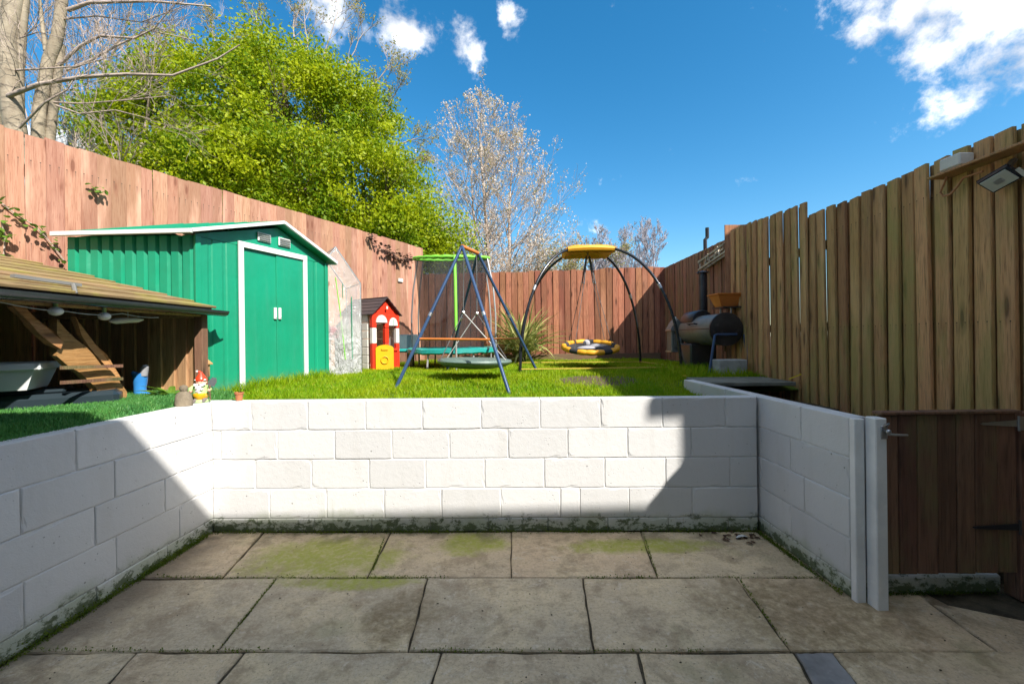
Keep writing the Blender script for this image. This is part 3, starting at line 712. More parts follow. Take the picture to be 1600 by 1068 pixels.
k.add([(SL.x, SL.y, zb), (SB.x, SB.y, zb), (SB.x, SB.y, ze), ((SL.x+SB.x)/2, (SL.y+SB.y)/2, zr-.03), (SL.x, SL.y, ze)], [(0, 1, 2, 3, 4)]); k.build('back_wall', M['green_metal'], shed)
def strip(s, w_, z0, z1, o, m, name, th=.02):
    q = gp(s, o); k = MB(); k.box((q.x, q.y, (z0+z1)/2), (w_, th, z1-z0), math.atan2(gd.y, gd.x), .003); return k.build(name, m, shed)
strip(.268, .055, zb, 2.475, .022, M['white_metal'], 'door_jamb'); strip(.777, .055, zb, 2.475, .022, M['white_metal'], 'door_jamb')
q = gp(.5225, .022); MB().box((q.x, q.y, 2.50), (.055+.509*gl, .022, .06), math.atan2(gd.y, gd.x), .003).build('door_head', M['white_metal'], shed)
for s0, s1, o in ((.285, .535, -.008), (.533, .762, .004)):
    q = gp((s0+s1)/2, o); d = MB().box((q.x, q.y, (zb+2.47)/2), ((s1-s0)*gl, .016, 2.47-zb), math.atan2(gd.y, gd.x), .003).build('door', M['green_metal'], shed)
    s = .52 if s0 < .4 else .55; q = gp(s, o+.02)
    hk = MB(); hk.box((q.x, q.y, 1.80), (.03, .022, .13), math.atan2(gd.y, gd.x), .004); q2 = gp(s, o+.034); hk.box((q2.x, q2.y, 1.80), (.012, .012, .1), math.atan2(gd.y, gd.x), .003)
    hk.build('handle', M['white_metal'], d)
strip(.005, .05, zb, ze, .012, M['green_metal'], 'corner_trim', .03); strip(.99, .05, zb, ze, .012, M['green_metal'], 'corner_trim', .03)
for s in (.44, .60):
    q = gp(s, .016); k = MB(); k.box((q.x, q.y, 2.63), (.16, .012, .095), math.atan2(gd.y, gd.x), .003); 
    v = k.build('vent', M['white_metal'], shed); ks = MB()
    for i in range(4):
        q2 = gp(s, .027); ks.box((q2.x, q2.y, 2.598+i*.021), (.135, .012, .008), Matrix.Rotation(math.atan2(gd.y, gd.x), 3, 'Z') @ Matrix.Rotation(R(35), 3, 'X'))
    ks.build('louvre', M['grey_pole'], v)
# roof: two ribbed slopes with white edge trims
PK0, PK1 = gp(.55, .11), gp(.55, .0)+(SL-SN)*1.03
E0, E1 = gp(0, .11)-gd*.10, gp(0)-gd*.10+(SL-SN)*1.03; F0, F1 = gp(1, .11)+gd*.08, gp(1)+gd*.08+(SL-SN)*1.03
def roof_plane(a, b, c, d, za, zb2):
    k = MB(); n = 9; V = []
    for i in range(n+1):
        for e, (p, q2, z) in enumerate(((a, b, za), (c, d, zb2))):
            v = p.lerp(q2, i/n); V.append((v.x, v.y, z)); 
    th = .022; k.add(V+[(x_, y_, z_+th) for x_, y_, z_ in V], [(2*i, 2*i+1, 2*i+3, 2*i+2) for i in range(n)]+[tuple(2*(n+1)+j for j in (2*i, 2*i+2, 2*i+3, 2*i+1)) for i in range(n)])
    for i in range(1, n):
        v0, v1 = Vector(V[2*i]), Vector(V[2*i+1]); k.bar(v0+Vector((0, 0, th)), v1+Vector((0, 0, th)), .03, .018)
    return k.build('roof_sheet', M['green_metal'], shed)
zE = ze+.005; roof_plane(E0, E1, PK0, PK1, zE, zr+.01); roof_plane(PK0, PK1, F0, F1, zr+.01, zE)
def v3(p, z): return (p.x, p.y, z)
for a, c, za, zc in ((E0, E1, zE, zE), (F0, F1, zE, zE)):
    MB().bar(v3(a, za+.008), v3(c, zc+.008), .03, .04, ch=.003).build('eave_trim', M['white_metal'], shed)
for a, c, za, zc in ((E0, PK0, zE, zr+.01), (PK0, F0, zr+.01, zE)):
    MB().bar(v3(a, za+.014), v3(c, zc+.014), .025, .035, ch=.003).build('verge_trim', M['white_metal'], shed)

# ------------------------------------------------------------------ low timber shelter on the turf bank
sh = thing('timber_shelter', 'low open timber shelter with mossy board roof and black gutter', 'shelter', (-3.4, 2.6, .99))
GX, GZ, Y1 = -2.75, 1.755, 3.86
rr = .26
nb = 8
for i in range(nb):
    xa = -2.75-.235*i; za = 1.80+i*.235*rr
    k = MB(); k.box((0, 0, 0), (.27, 3.9+.02*((i*7) % 3), .022), Matrix.Rotation(math.atan(rr)-.055, 3, 'Y'), .004)
    o = k.build('roof_board', M['roofboard'], None); o.parent = sh; o.location = Vector((xa-.12, Y1-1.95+.03*(i % 2), za+.03))-sh.location
k = MB(); prof = []
n = 9
for i in range(n+1):
    a = PI+PI*i/n; prof.append((.05*math.cos(a), .05*math.sin(a)))
prof2 = [(x_*.86, z_*.86) for x_, z_ in prof][::-1]
k.prism(prof+prof2, (0, 3.95, 0), (-2.735, Y1-3.85, 1.775), (1, 0, 0)); k.build('gutter', M['gutter'], sh, True)
MB().box((-2.79, Y1-1.95, 1.775), (.02, 3.9, .09), None, .003).build('fascia', M['gutter'], sh)
MB().box((-2.84, 3.80, 1.38), (.075, .075, .76), None, .005).build('post', M['post'], sh)
MB().box((-2.84, 1.2, 1.38), (.075, .075, .76), None, .005).build('post', M['post'], sh)
for i in range(13):
    X = -2.93-.118*i; top = 1.80+(-X-2.72)*rr-.03
    o = link('wall_board', board_mesh(M['shelterboard'], .128, round(top-.98, 2), .02, i % 6), sh, Vector((X, 3.84, .98))-sh.location, (0, 0, -R(6)+random.uniform(-.03, .03)))
for i in range(24):
    o = link('wall_board', board_mesh(M['shelterboard'], .135, 1.2, .02, i % 6), sh, Vector((-4.42, .75+.13*i, .98))-sh.location, (0, 0, R(90-4)))
MB().box((-2.84, Y1-1.95, 1.745), (.06, 3.85, .06), None, .004).build('beam', M['shelterboard'], sh)
MB().box((-3.6, 3.79, 1.74), (1.5, .045, .07), None, .004).build('rail', M['shelterboard'], sh)
for yy in (2.9, 1.9): MB().bar((-2.8, yy, 1.755), (-4.4, yy, 1.755+1.6*rr), .05, .07).build('rafter', M['shelterboard'], sh)
# bracket on roof
k = MB(); k.bar((-2.83, 2.36, 1.872), (-2.80, 2.70, 1.862), .03, .02); k.tube([(-2.76, 2.62, 1.86), (-2.745, 2.62, 1.80)], .012)
tag(k.build('gutter_bracket', M['bbq_grey'], None), 'grey metal bracket lying on the mossy shelter roof', 'bracket')

# objects in and in front of the shelter
cr = MB(); ca = math.atan2(.42, .43)
cr.box((0, 0, .075), (.95, .4, .15), None, .03); cr.box((-.1, .02, .16), (.6, .3, .03), None, .014)
o = cr.build('tarp_bundle', M['tarp'], None, False); o.location = (-3.30, 2.83, 1.0); o.rotation_euler = (0, 0, ca-.12); tag(o, 'long black plastic covered bundle lying under the white tub', 'bundle')
tb = thing('storage_tub', 'white plastic storage tub with thick rim standing in the shelter', 'tub', (-3.40, 2.66, 1.19), ca-.2)
k = MB(); V = []
for (wx, wy, z) in ((.50, .34, 0), (.60, .42, .16), (.60, .42, .165), (.56, .38, .165), (.48, .30, .02)):
    V += [(-wx/2, -wy/2, z), (wx/2, -wy/2, z), (wx/2, wy/2, z), (-wx/2, wy/2, z)]
F = [(3, 2, 1, 0)]
for r_ in range(4):
    for j in range(4): F.append((r_*4+j, r_*4+(j+1) % 4, (r_+1)*4+(j+1) % 4, (r_+1)*4+j))
F.append((16, 17, 18, 19)); k.add(V, F); k.build('body', M['tub'], tb, local=True)
k = MB(); k.box((0, -.21, .15), (.64, .03, .045), None, .006); k.box((0, .21, .15), (.64, .03, .045), None, .006); k.box((.31, 0, .15), (.03, .45, .045), None, .006); k.box((-.31, 0, .15), (.03, .45, .045), None, .006)
k.build('rim', M['tub'], tb, local=True)
# rough sawn offcuts leaning inside the shelter
rt = thing('rough_timber', 'orange brown live edged timber offcuts leaning inside the low shelter', 'timber', (-2.95, 3.0, 1.0))
def offcut(pts, X, th, name):
    Q = [at(px, py, 1.0) for px, py in pts]; P_ = [Vector((X, X/q.x, EYE+(q.z-EYE)*X/q.x)) for q in Q]; n = len(P_); r_ = random.Random(len(pts)*7)
    V = [p+Vector((r_.uniform(-.006, .006), 0, 0)) for p in P_]+[p+Vector((-th, r_.uniform(-.008, .008), r_.uniform(-.008, .008))) for p in P_]
    k = MB(); k.add(V, [tuple(range(n)), tuple(range(2*n-1, n-1, -1))]+[(i, i+n, (i+1) % n+n, (i+1) % n) for i in range(n)]); return k.build(name, M['slabwood'], rt)
offcut([(88, 498), (101, 512), (118, 530), (133, 541), (146, 553), (160, 573), (172, 577), (184, 590), (199, 612), (196, 640), (160, 640), (150, 606), (126, 582), (108, 572), (89, 556)], -2.93, .05, 'slab')
offcut([(22, 470), (40, 482), (56, 496), (72, 508), (88, 522), (100, 534), (96, 545), (80, 536), (62, 522), (48, 506), (36, 494), (20, 478)], -2.90, .035, 'branch')
offcut([(117, 494), (123, 502), (136, 520), (150, 538), (166, 554), (190, 590), (184, 592), (160, 566), (142, 546), (128, 524)], -3.0, .03, 'branch')
for zz in (1.33, 1.235): MB().bar((-2.885, 2.66, zz), (-2.89, 3.08, zz-.015), .018, .022).build('shadow_bar', M['gate_wood'], rt)  # dark bars standing in for rail shadows across the slab
# wellington boot planter
bt = thing('welly_boot', 'small blue rubber boot with grey lining standing on the turf', 'boot', (-3.13, 3.5, 1.01), R(-10))
k = MB()
k.tube([(0, 0, .22), (0, 0, .15), (-.005, 0, .09), (0, 0, .045), (.01, 0, .012)], [.052, .048, .042, .046, .042], 14)
k.tube([(-.03, 0, .03), (.04, 0, .032), (.09, 0, .03), (.125, 0, .022), (.14, 0, .018)], [.034, .036, .034, .026, .010], 12)
k.tube([(-.042, 0, .2), (-.075, 0, .225), (-.08, 0, .235)], [.03, .016, .004], 8)
k.build('upper', M['boot_blue'], bt, True, True)
k = MB(); k.tube([(.03, 0, .2), (.04, 0, .25), (.055, 0, .28), (.06, 0, .29)], [.03, .03, .022, .004], 10); k.build('lining', M['grey_fab'], bt, True, True)
k = MB(); k.prism([(-.05, -.03), (.06, -.034), (.13, -.022), (.145, 0), (.13, .022), (.06, .034), (-.05, .03)], (0, 0, .014), (0, 0, 0), (1, 0, 0), (0, 1, 0)); k.build('sole', M['boot_blue'], bt, False, True)
# leafy plant beside the gnome
def leaf_strip(k, base, d, L, wd, droop, n=5, fold=.2, twist=0.):
    d = Vector(d).normalized(); up = Vector((0, 0, 1)); side = d.cross(up); side = side.normalized() if side.length > .05 else Vector((1, 0, 0)); p = Vector(base); V = []; F = []
    cur = d.copy()
    for i in range(n+1):
        t = i/n; w_ = wd*math.sin(PI*min(1, .12+t*.88))**.7 if i < n else .001
        nrm = side.cross(cur).normalized()
        V += [p-side*w_/2+nrm*fold*w_, p.copy(), p+side*w_/2+nrm*fold*w_]
        cur = (cur+Vector((0, 0, -droop/n))).normalized(); p = p+cur*(L/n)
    for i in range(n):
        for j in range(2): F.append((i*3+j, i*3+j+1, (i+1)*3+j+1, (i+1)*3+j))
    k.add(V, F)
pl = thing('leafy_plant', 'small leafy green plant growing between boot and gnome', 'plant', (-2.83, 3.42, 1.0))
k = MB(); r_ = random.Random(5)
for i in range(26):
    a = r_.uniform(0, 2*PI); e = r_.uniform(.3, 1.4); leaf_strip(k, (-2.83+r_.uniform(-.02, .02), 3.42+r_.uniform(-.02, .02), 1.0+r_.uniform(0, .04)), (math.cos(a), math.sin(a), e*1.2), r_.uniform(.14, .25), r_.uniform(.03, .055), .9)
k.build('leaves', M['shrubleaf'], pl, True)
MB().tube([(-2.83, 3.42, .99), (-2.83, 3.42, 1.05)], .012).build('stem', M['twig'], pl)
# stone figure on the wall
k = MB(); k.lathe([(.058, 0), (.062, .012), (.058, .05), (.05, .085), (.032, .1), (.022, .106), (.028, .118), (.03, .132), (.022, .146), (.004, .152)], (-2.42, 3.06, 1.018), 14, None, 1.0, .75)
tag(k.build('stone_figure', M['stone'], None, True), 'weathered brown stone figure standing on the white wall', 'ornament')
# gnome
gm = thing('garden_gnome', 'garden gnome in red hat with white beard holding a shovel', 'gnome', (-2.43, 3.245, 1.018), R(20))
def gpart(name, fn, m, par=None, sm=True):
    k = MB(); fn(k); return k.build(name, M[m], par or gm, sm, True)
gpart('base', lambda k: k.lathe([(.06, 0), (.062, .008), (.055, .02), (.03, .025)], (0, .005, 0), 14), 'gnome_green')
gpart('boot', lambda k: k.tube([(-.025, .01, .02), (-.027, -.02, .016), (-.03, -.055, .014)], [.02, .02, .01], 10), 'gnome_grey')
gpart('boot', lambda k: k.tube([(.025, .01, .02), (.027, -.02, .016), (.03, -.055, .014)], [.02, .02, .01], 10), 'gnome_grey')
gpart('trousers', lambda k: k.lathe([(.035, .02), (.05, .04), (.055, .06), (.05, .075)], (0, 0, 0), 16), 'yellow_pl')
gpart('tunic', lambda k: (k.lathe([(.056, .05), (.055, .07), (.05, .1), (.04, .128), (.02, .135)], (0, .004, 0), 16), k.tube([(-.045, 0, .12), (-.066, -.02, .1), (-.055, -.05, .09)], [.016, .017, .012], 8), k.tube([(.045, 0, .12), (.068, -.015, .1), (.066, -.045, .092)], [.016, .017, .012], 8)), 'gnome_green')
gpart('hand', lambda k: k.ball((-.05, -.055, .09), .012, 8), 'skin'); gpart('hand', lambda k: k.ball((.066, -.05, .093), .012, 8), 'skin')
gpart('head', lambda k: (k.ball((0, -.004, .15), (.034, .034, .034), 14), k.ball((0, -.042, .15), .010, 8), k.ball((-.033, 0, .15), .009, 8), k.ball((.033, 0, .15), .009, 8)), 'skin')
gpart('eye', lambda k: k.ball((-.012, -.034, .16), .0028, 6), 'black_fab'); gpart('eye', lambda k: k.ball((.012, -.034, .16), .0028, 6), 'black_fab')
def beard(k):
    r_ = random.Random(2)
    for i in range(30):
        t = i/29; a = r_.uniform(-1, 1); z = .142-.075*t; wd = .034*(1-t*.75); k.ball((a*wd, -.036-.012*math.sin(t*PI)-.006*(1-abs(a)), z), .011*(1.1-t*.4), 6)
    for sx in (-1, 1): k.ball((sx*.012, -.046, .141), (.012, .007, .006), 8); k.ball((sx*.027, -.014, .172), (.014, .018, .008), 8)
gpart('beard', beard, 'gnome_white')
gpart('hat', lambda k: (k.lathe([(.041, .166), (.042, .174), (.034, .19), (.022, .21), (.012, .226)], (0, .002, 0), 16), k.tube([(0, .002, .222), (-.008, .002, .234), (-.022, .002, .238)], [.013, .009, .004], 8)), 'gnome_red')
gpart('bobble', lambda k: k.ball((-.026, .002, .238), .009, 8), 'gnome_white')
sv = gpart('shovel_handle', lambda k: k.tube([(.075, -.05, .02), (.07, -.05, .1), (.072, -.045, .13)], .005, 8), 'post')
gpart('shovel_blade', lambda k: k.prism([(-.022, 0), (.022, 0), (.028, .04), (.016, .07), (-.012, .07), (-.026, .04)], (0, .006, 0), (.078, -.045, .125), (.9, 0, -.3), (.3, 0, .9)), 'steel', None, False)
# bird box on the shed corner
bb = thing('bird_box', 'little brown wooden bird box beside the gnome on the shed corner', 'bird box', (-2.86, 3.86, 1.16))
MB().box((-2.86, 3.86, 1.22), (.07, .06, .12), None, .004).build('body', M['shelterboard'], bb)
MB().prism([(-.05, 0), (0, .04), (.05, 0), (.05, .01), (0, .05), (-.05, .01)], (0, .09, 0), (-2.86, 3.815, 1.275)).build('roof', M['slabwood'], bb)
MB().box((-2.86, 3.87, 1.08), (.025, .025, .18)).build('stake', M['post'], bb)
# seedling pot
pt = thing('plant_pot', 'tiny terracotta pot with a seedling on the wall by the shed door', 'plant pot', (-2.17, 3.30, 1.018))
k = MB(); k.lathe([(.022, 0), (.029, .05), (.033, .052), (.034, .066), (.030, .066), (.027, .052), (.002, .05)], (-2.17, 3.30, 1.018), 16); k.build('pot', M['terracotta'], pt, True)
k = MB(); k.tube([(-2.17, 3.3, 1.06), (-2.168, 3.3, 1.10), (-2.165, 3.3, 1.135)], .003, 6)
for a, L in ((.3, .05), (2.6, .055), (4.1, .04), (1.5, .04)): leaf_strip(k, (-2.168, 3.3, 1.10+.008*a), (math.cos(a), math.sin(a), .8), L, .014, 1.2)
k.build('seedling', M['shrubleaf'], pt)
# festoon lights
fs = thing('string_light', 'string of round white bulbs hanging under the black gutter', 'string lights', (-2.78, 2.6, 1.7))
pts = []
B_ = [(2.2, 1.70), (2.62, 1.655), (2.98, 1.665), (3.35, 1.66)]
for i in range(len(B_)-1):
    for j in range(6):
        t = j/6; pts.append((-2.79, B_[i][0]+(B_[i+1][0]-B_[i][0])*t, B_[i][1]+(B_[i+1][1]-B_[i][1])*t+.03-.06*t*(1-t)))
MB().tube(pts, .003, 5).build('cord', M['pale_rope'], fs)
for px, py in ((87, 486), (163, 494)):
    p = at(px, py, 1); Yb = -2.80/p.x; p = at(px, py, Yb); k = MB()
    k.ball(p, (.036, .036, .028), 14); o = k.build('bulb', M['bulb'], fs, True); MB().tube([p+Vector((0, 0, .025)), p+Vector((0, 0, .06))], .011, 8).build('socket', M['gnome_green'], o)
p = at(200, 500, 1); Yb = -2.95/p.x; p = at(200, 500, Yb)
k = MB(); k.tube([p+Vector((-.05, -.1, -.012)), p+Vector((-.03, -.07, -.008)), p, p+Vector((.02, .06, .004)), p+Vector((.03, .1, .008))], [.006, .025, .022, .02, .006], 10)
k.tube([p+Vector((0, 0, .02)), p+Vector((0, 0, .14))], .003, 5)
tag(k.build('hanging_ornament', M['bulb'], None, True), 'pale elongated ornament hanging under the shelter roof right of the bulbs', 'ornament')

# artificial turf
def blades(name, m, XY, Z, hmin, hmax, wd, lean, seed=1):
    g = np.random.default_rng(seed); n = len(XY); a = g.uniform(0, 2*PI, n); h = g.uniform(hmin, hmax, n)*g.uniform(.7, 1.15, n); ln = g.uniform(.1, 1, n)*lean; la_ = g.uniform(0, 2*PI, n)
    dx, dy = np.cos(a)*wd/2, np.sin(a)*wd/2; tx, ty = np.cos(la_)*ln*h, np.sin(la_)*ln*h; x, y = XY[:, 0], XY[:, 1]
    V = np.stack([np.stack([x-dx, y-dy, Z], 1), np.stack([x+dx, y+dy, Z], 1), np.stack([x+dx*.7+tx*.4, y+dy*.7+ty*.4, Z+h*.6], 1), np.stack([x-dx*.7+tx*.4, y-dy*.7+ty*.4, Z+h*.6], 1), np.stack([x+tx, y+ty, Z+h], 1)], 1).reshape(-1, 3)
    b_ = np.arange(n)*5; T = np.concatenate([np.stack([b_, b_+1, b_+2], 1), np.stack([b_, b_+2, b_+3], 1), np.stack([b_+3, b_+2, b_+4], 1)])
    return stuff(link(name, mesh_np(name, V, T, m)))
def turf_z(x, y):
    s = smooth01((-2.42-x)/.12); return .985+.055*s+.02*np.sin(y*1.7+x)*s
k = sheet('turf_base', M['turf'], list(np.linspace(-4.4, -2.45, 14)), list(np.linspace(-.9, 3.82, 24)), lambda x, y: float(turf_z(x, y))-.004)
n = 60000; XY = np.stack([rng.uniform(-3.6, -2.43, n), rng.uniform(1.3, 3.75, n)], 1); XY = XY[(XY[:, 0] > -3.0) | (rng.random(n) < .5)]
tf = blades('artificial_turf', M['turf'], XY, turf_z(XY[:, 0], XY[:, 1]), .018, .03, .0055, .7, 3)

# ------------------------------------------------------------------ greenhouse, playhouse
GL, GR = Vector((-2.70, 5.58)), Vector((-2.17, 5.98)); gdv = (GR-GL).normalized(); gb = Vector((-gdv.y, gdv.x))*.72; zg = .97
gh = thing('walk_in_greenhouse', 'clear plastic walk in greenhouse with green frame beside the shed', 'greenhouse', (*(GL+GR+gb)*.5, zg))
gE, gP = 2.30, 2.78
c_ = [GL, GR, GR+gb, GL+gb]; GM = (GL+GR)/2
fr = [(v3(c_[0], zg), v3(c_[0], gE)), (v3(c_[1], zg), v3(c_[1], gE)), (v3(c_[2], zg), v3(c_[2], gE)), (v3(c_[3], zg), v3(c_[3], gE)), (v3(c_[0], gE), v3(GM, gP)), (v3(c_[1], gE), v3(GM, gP)),
      (v3(c_[2], gE), v3(GM+gb, gP)), (v3(c_[3], gE), v3(GM+gb, gP)), (v3(GM, gP), v3(GM+gb, gP)), (v3(c_[1], gE), v3(c_[2], gE)), (v3(c_[0], gE), v3(c_[3], gE)), (v3(c_[1], 1.7), v3(c_[2], 1.7)), (v3(c_[1], zg+.03), v3(c_[2], zg+.03)), (v3(c_[2], zg+.03), v3(c_[3], zg+.03))]
for a, c in fr: MB().tube([a, c], .009, 8).build('frame_pole', M['steel'], gh)
def filmsheet(pts, nx=14, nz=22, amp=.012):
    """pts: four corners a b c d; slightly wavy sheet"""
    a, b_, c, d = (Vector(p) for p in pts); V = []; nrm = (b_-a).cross(d-a).normalized(); r_ = random.Random(9)
    for j in range(nz+1):
        for i in range(nx+1):
            u, v = i/nx, j/nz; p = (a.lerp(b_, u)).lerp(d.lerp(c, u), v); e = math.sin(PI*u)*.6+.4
            V.append(p+nrm*(amp*e*(math.sin(9*u+4*v)+.8*math.sin(17*u-6*v+1)+r_.uniform(-.5, .5))))
    return V, [(j*(nx+1)+i, j*(nx+1)+i+1, (j+1)*(nx+1)+i+1, (j+1)*(nx+1)+i) for j in range(nz) for i in range(nx)]
o_ = Vector((gdv.y, -gdv.x))*.016
k = MB()
k.add(*filmsheet([v3(c_[0]+o_, zg), v3(c_[1]+o_, zg), v3(c_[1]+o_, gE), v3(c_[0]+o_, gE)]))
k.add([v3(c_[0]+o_, gE), v3(c_[1]+o_, gE), v3(GM+o_, gP)], [(0, 1, 2)])
k.build('front_cover', M['film'], gh, True)
k = MB(); oo = gdv*.016
k.add(*filmsheet([v3(c_[1]+oo, zg), v3(c_[2]+oo, zg), v3(c_[2]+oo, gE), v3(c_[1]+oo, gE)])); k.build('side_cover', M['film'], gh, True)
k = MB(); k.add(*filmsheet([v3(c_[1]+oo, gE), v3(c_[2]+oo, gE), v3(GM+gb, gP+.02), v3(GM, gP+.02)], 8, 6, .004)); k.add(*filmsheet([v3(GM, gP+.02), v3(GM+gb, gP+.02), v3(c_[3]-oo, gE), v3(c_[0]-oo, gE)], 8, 6, .004)); k.build('roof_cover', M['film'], gh, True)
for s0, z1_, s1 in ((.48, 2.36, .66), (.80, 2.1, .8)):
    q0, q1 = GL+gdv*(GR-GL).length*s0+o_*1.6, GL+gdv*(GR-GL).length*s1+o_*1.6
    MB().tube([v3(q0, z1_), v3(q0.lerp(q1, .5), (z1_+zg)/2+.2), v3(q1, zg+.25)], .006, 6).build('zip', M['lime_foam'] if s0 < .6 else M['green_metal'], gh)
for s0 in (.22, .62):
    q0 = GL+gdv*(GR-GL).length*s0+o_*1.7; MB().bar(v3(q0, 2.28), v3(q0, 2.08), .016, .004, (1, 0, 0)).build('tie', M['green_metal'], gh)
# things standing inside the greenhouse
pp = thing('potted_shrub', 'dark leafy shrub in a pot inside the clear greenhouse', 'plant', (-2.42, 6.05, 1.0)); k = MB(); r_ = random.Random(11)
for i in range(140):
    a, e, rr_ = r_.uniform(0, 2*PI), r_.uniform(-.2, 1), r_.uniform(0, .13); leaf_strip(k, (-2.42+rr_*math.cos(a), 6.05+rr_*math.sin(a), 1.3+r_.uniform(0, .38)), (math.cos(a), math.sin(a), e), r_.uniform(.05, .1), .03, .8, 3)
k.build('foliage', M['shrubleaf'], pp); MB().lathe([(.08, 0), (.12, .2), (.13, .22), (.1, .22), (.09, .18), (.01, .17)], (-2.42, 6.05, .98), 14).build('pot', M['bbq'], pp, True); MB().tube([(-2.42, 6.05, 1.15), (-2.42, 6.05, 1.45)], .012, 6).build('stem', M['twig'], pp)
tag(MB().lathe([(.07, 0), (.1, .16), (.105, .17), (.09, .17), (.085, .15), (.01, .14)], (-2.62, 6.12, 1.52), 14).build('bucket', plain('pink_plastic', (.62, .06, .12), .4), None, True), 'pink bucket on the shelf inside the greenhouse', 'bucket')
MB().bar(v3(c_[0]+gb*.3, 1.5), v3(c_[1]+gb*.55-gdv*.2, 1.5), .3, .015).build('shelf', M['steel'], gh)

PA, PB = Vector((-2.22, 6.52)), Vector((-1.93, 7.0)); pd = (PB-PA).normalized(); pn = Vector((-pd.y, pd.x)); pw = (PB-PA).length; zp = .985
ph = thing('playhouse', 'red and white plastic playhouse with yellow half door and dark roof', 'playhouse', (*((PA+PB)/2+pn*.35), zp))
pp3 = lambda s, z, o=0.: Vector((*(PA+pd*(s*pw)-pn*o), z))
def pbox(s0, s1, z0, z1, o, m, name, th=.05, par=None, ch=.008):
    q = pp3((s0+s1)/2, (z0+z1)/2, o); k = MB(); k.box(q, ((s1-s0)*pw, th, z1-z0), math.atan2(pd.y, pd.x), ch); return k.build(name, M[m], par or ph)
pE, pP = 1.90, 2.14
for s0, s1 in ((0, .15), (.46, .60), (.88, 1.0)):
    for z0, z1, mm in ((zp, 1.43, 'red_pl'), (1.43, 1.68, 'white_pl' if s0 != .46 else 'red_pl'), (1.68, pE, 'red_pl')):
        pbox(s0, s1, z0, z1-.004, .02, mm, 'pillar', .07)
k = MB(); k.prism([(-.02, 0), (pw+.02, 0), (pw*.5, pP-pE)], tuple(pn*.05)+(0,), pp3(0, pE, .02), (*pd, 0)); k.build('gable', M['red_pl'], ph)
pbox(.15, .46, 1.83, pE, .02, 'red_pl', 'lintel', .06); pbox(.60, .88, 1.80, pE, .02, 'red_pl', 'lintel', .06); pbox(.60, .88, zp, 1.32, .02, 'red_pl', 'sill_panel', .06)
pbox(.60, .9, 1.30, 1.345, .03, 'red_pl', 'window_sill', .09)
def arch(sc, w_, z, hh, o, m, name):
    k = MB(); pts = [(-w_/2, 0)]+[(-w_/2*math.cos(PI*i/10), hh*math.sin(PI*i/10)) for i in range(11)]+[(w_/2, 0)]
    k.prism(pts[1:-1], tuple(-pn*.015)+(0,), pp3(sc, z, o), (*pd, 0)); return k.build(name, M[m], ph)
arch(.31, .22, 1.765, .12, .055, 'white_pl', 'door_arch'); arch(.745, .18, 1.72, .13, .055, 'white_pl', 'window_arch')
MB().tube([pp3(.745, 1.73, .075), pp3(.745, 1.82, .075)], .005, 6).build('window_bar', M['teal_pad'], ph)
pbox(.47, .53, 1.98, 2.03, .075, 'white_pl', 'plaque', .01)
dr = thing('x', 'x', 'x'); bpy.data.objects.remove(dr)
k = MB(); pts = [(0, 0), (.27, 0)]+[(.135+.135*math.cos(PI*i/8), .33+.06*math.sin(PI*i/8)) for i in range(9)]
dd = (pd*.75-pn*.66).normalized(); dn = Vector((dd.y, -dd.x)); q = PA+pd*.06-pn*.05
k.prism(pts, tuple(dn*.035)+(0,), (q.x, q.y, 1.02), (*dd, 0)); dr = k.build('door', M['yellow_pl'], ph)
k = MB(); qq = q+dn*.045+dd*.135; rm = Matrix.Rotation(math.atan2(dd.y, dd.x), 3, 'Z') @ Matrix.Rotation(R(90), 3, 'X')
k.tube([(rm @ Vector((.055*math.cos(2*PI*i/16), .055*math.sin(2*PI*i/16), 0)))+Vector((qq.x, qq.y, 1.17)) for i in range(16)], .008, 6, closed=True)
k.box((qq.x, qq.y, 1.34), (.10, .012, .03), math.atan2(dd.y, dd.x), .003); k.build('door_moulding', M['yellow_pl'], dr, True)
pl_ = .62
for base, sgn in ((PA, 1), (PB, -1)):
    for r_i in range(7):
        for c_i in range(2):
            q = base+pn*(.06+(c_i+.5)*pl_/2)+pd*.02*sgn; k = MB(); k.box((q.x, q.y, zp+.065+.13*r_i), (pl_/2-.006, .04, .124), math.atan2(pn.y, pn.x), .006); k.build('side_brick', M['white_pl'], ph)
q = PA+pd*pw*.5+pn*(.06+pl_); MB().box((q.x, q.y, 1.2), (pw, .04, .42), math.atan2(pd.y, pd.x), .006).build('back_panel', M['white_pl'], ph)
for sgn, e0 in ((1, -.06), (-1, 1.06)):
    for i in range(5):
        t0, t1 = i/5, (i+1)/5+.04; 
        A_ = pp3(e0+(.5-e0)*t0, pE-.03+(pP+.02-pE+.03)*t0+.012, .09); B2 = pp3(e0+(.5-e0)*t1, pE-.03+(pP+.02-pE+.03)*t1, .09); e = Vector((*(pn*(pl_+.22)), 0))
        k = MB(); k.prism([(0, 0), (1, 0), (1, .012), (0, .012)], e, A_, B2-A_, (0, 0, 1)); k.build('roof_row', M['black_pl'], ph)

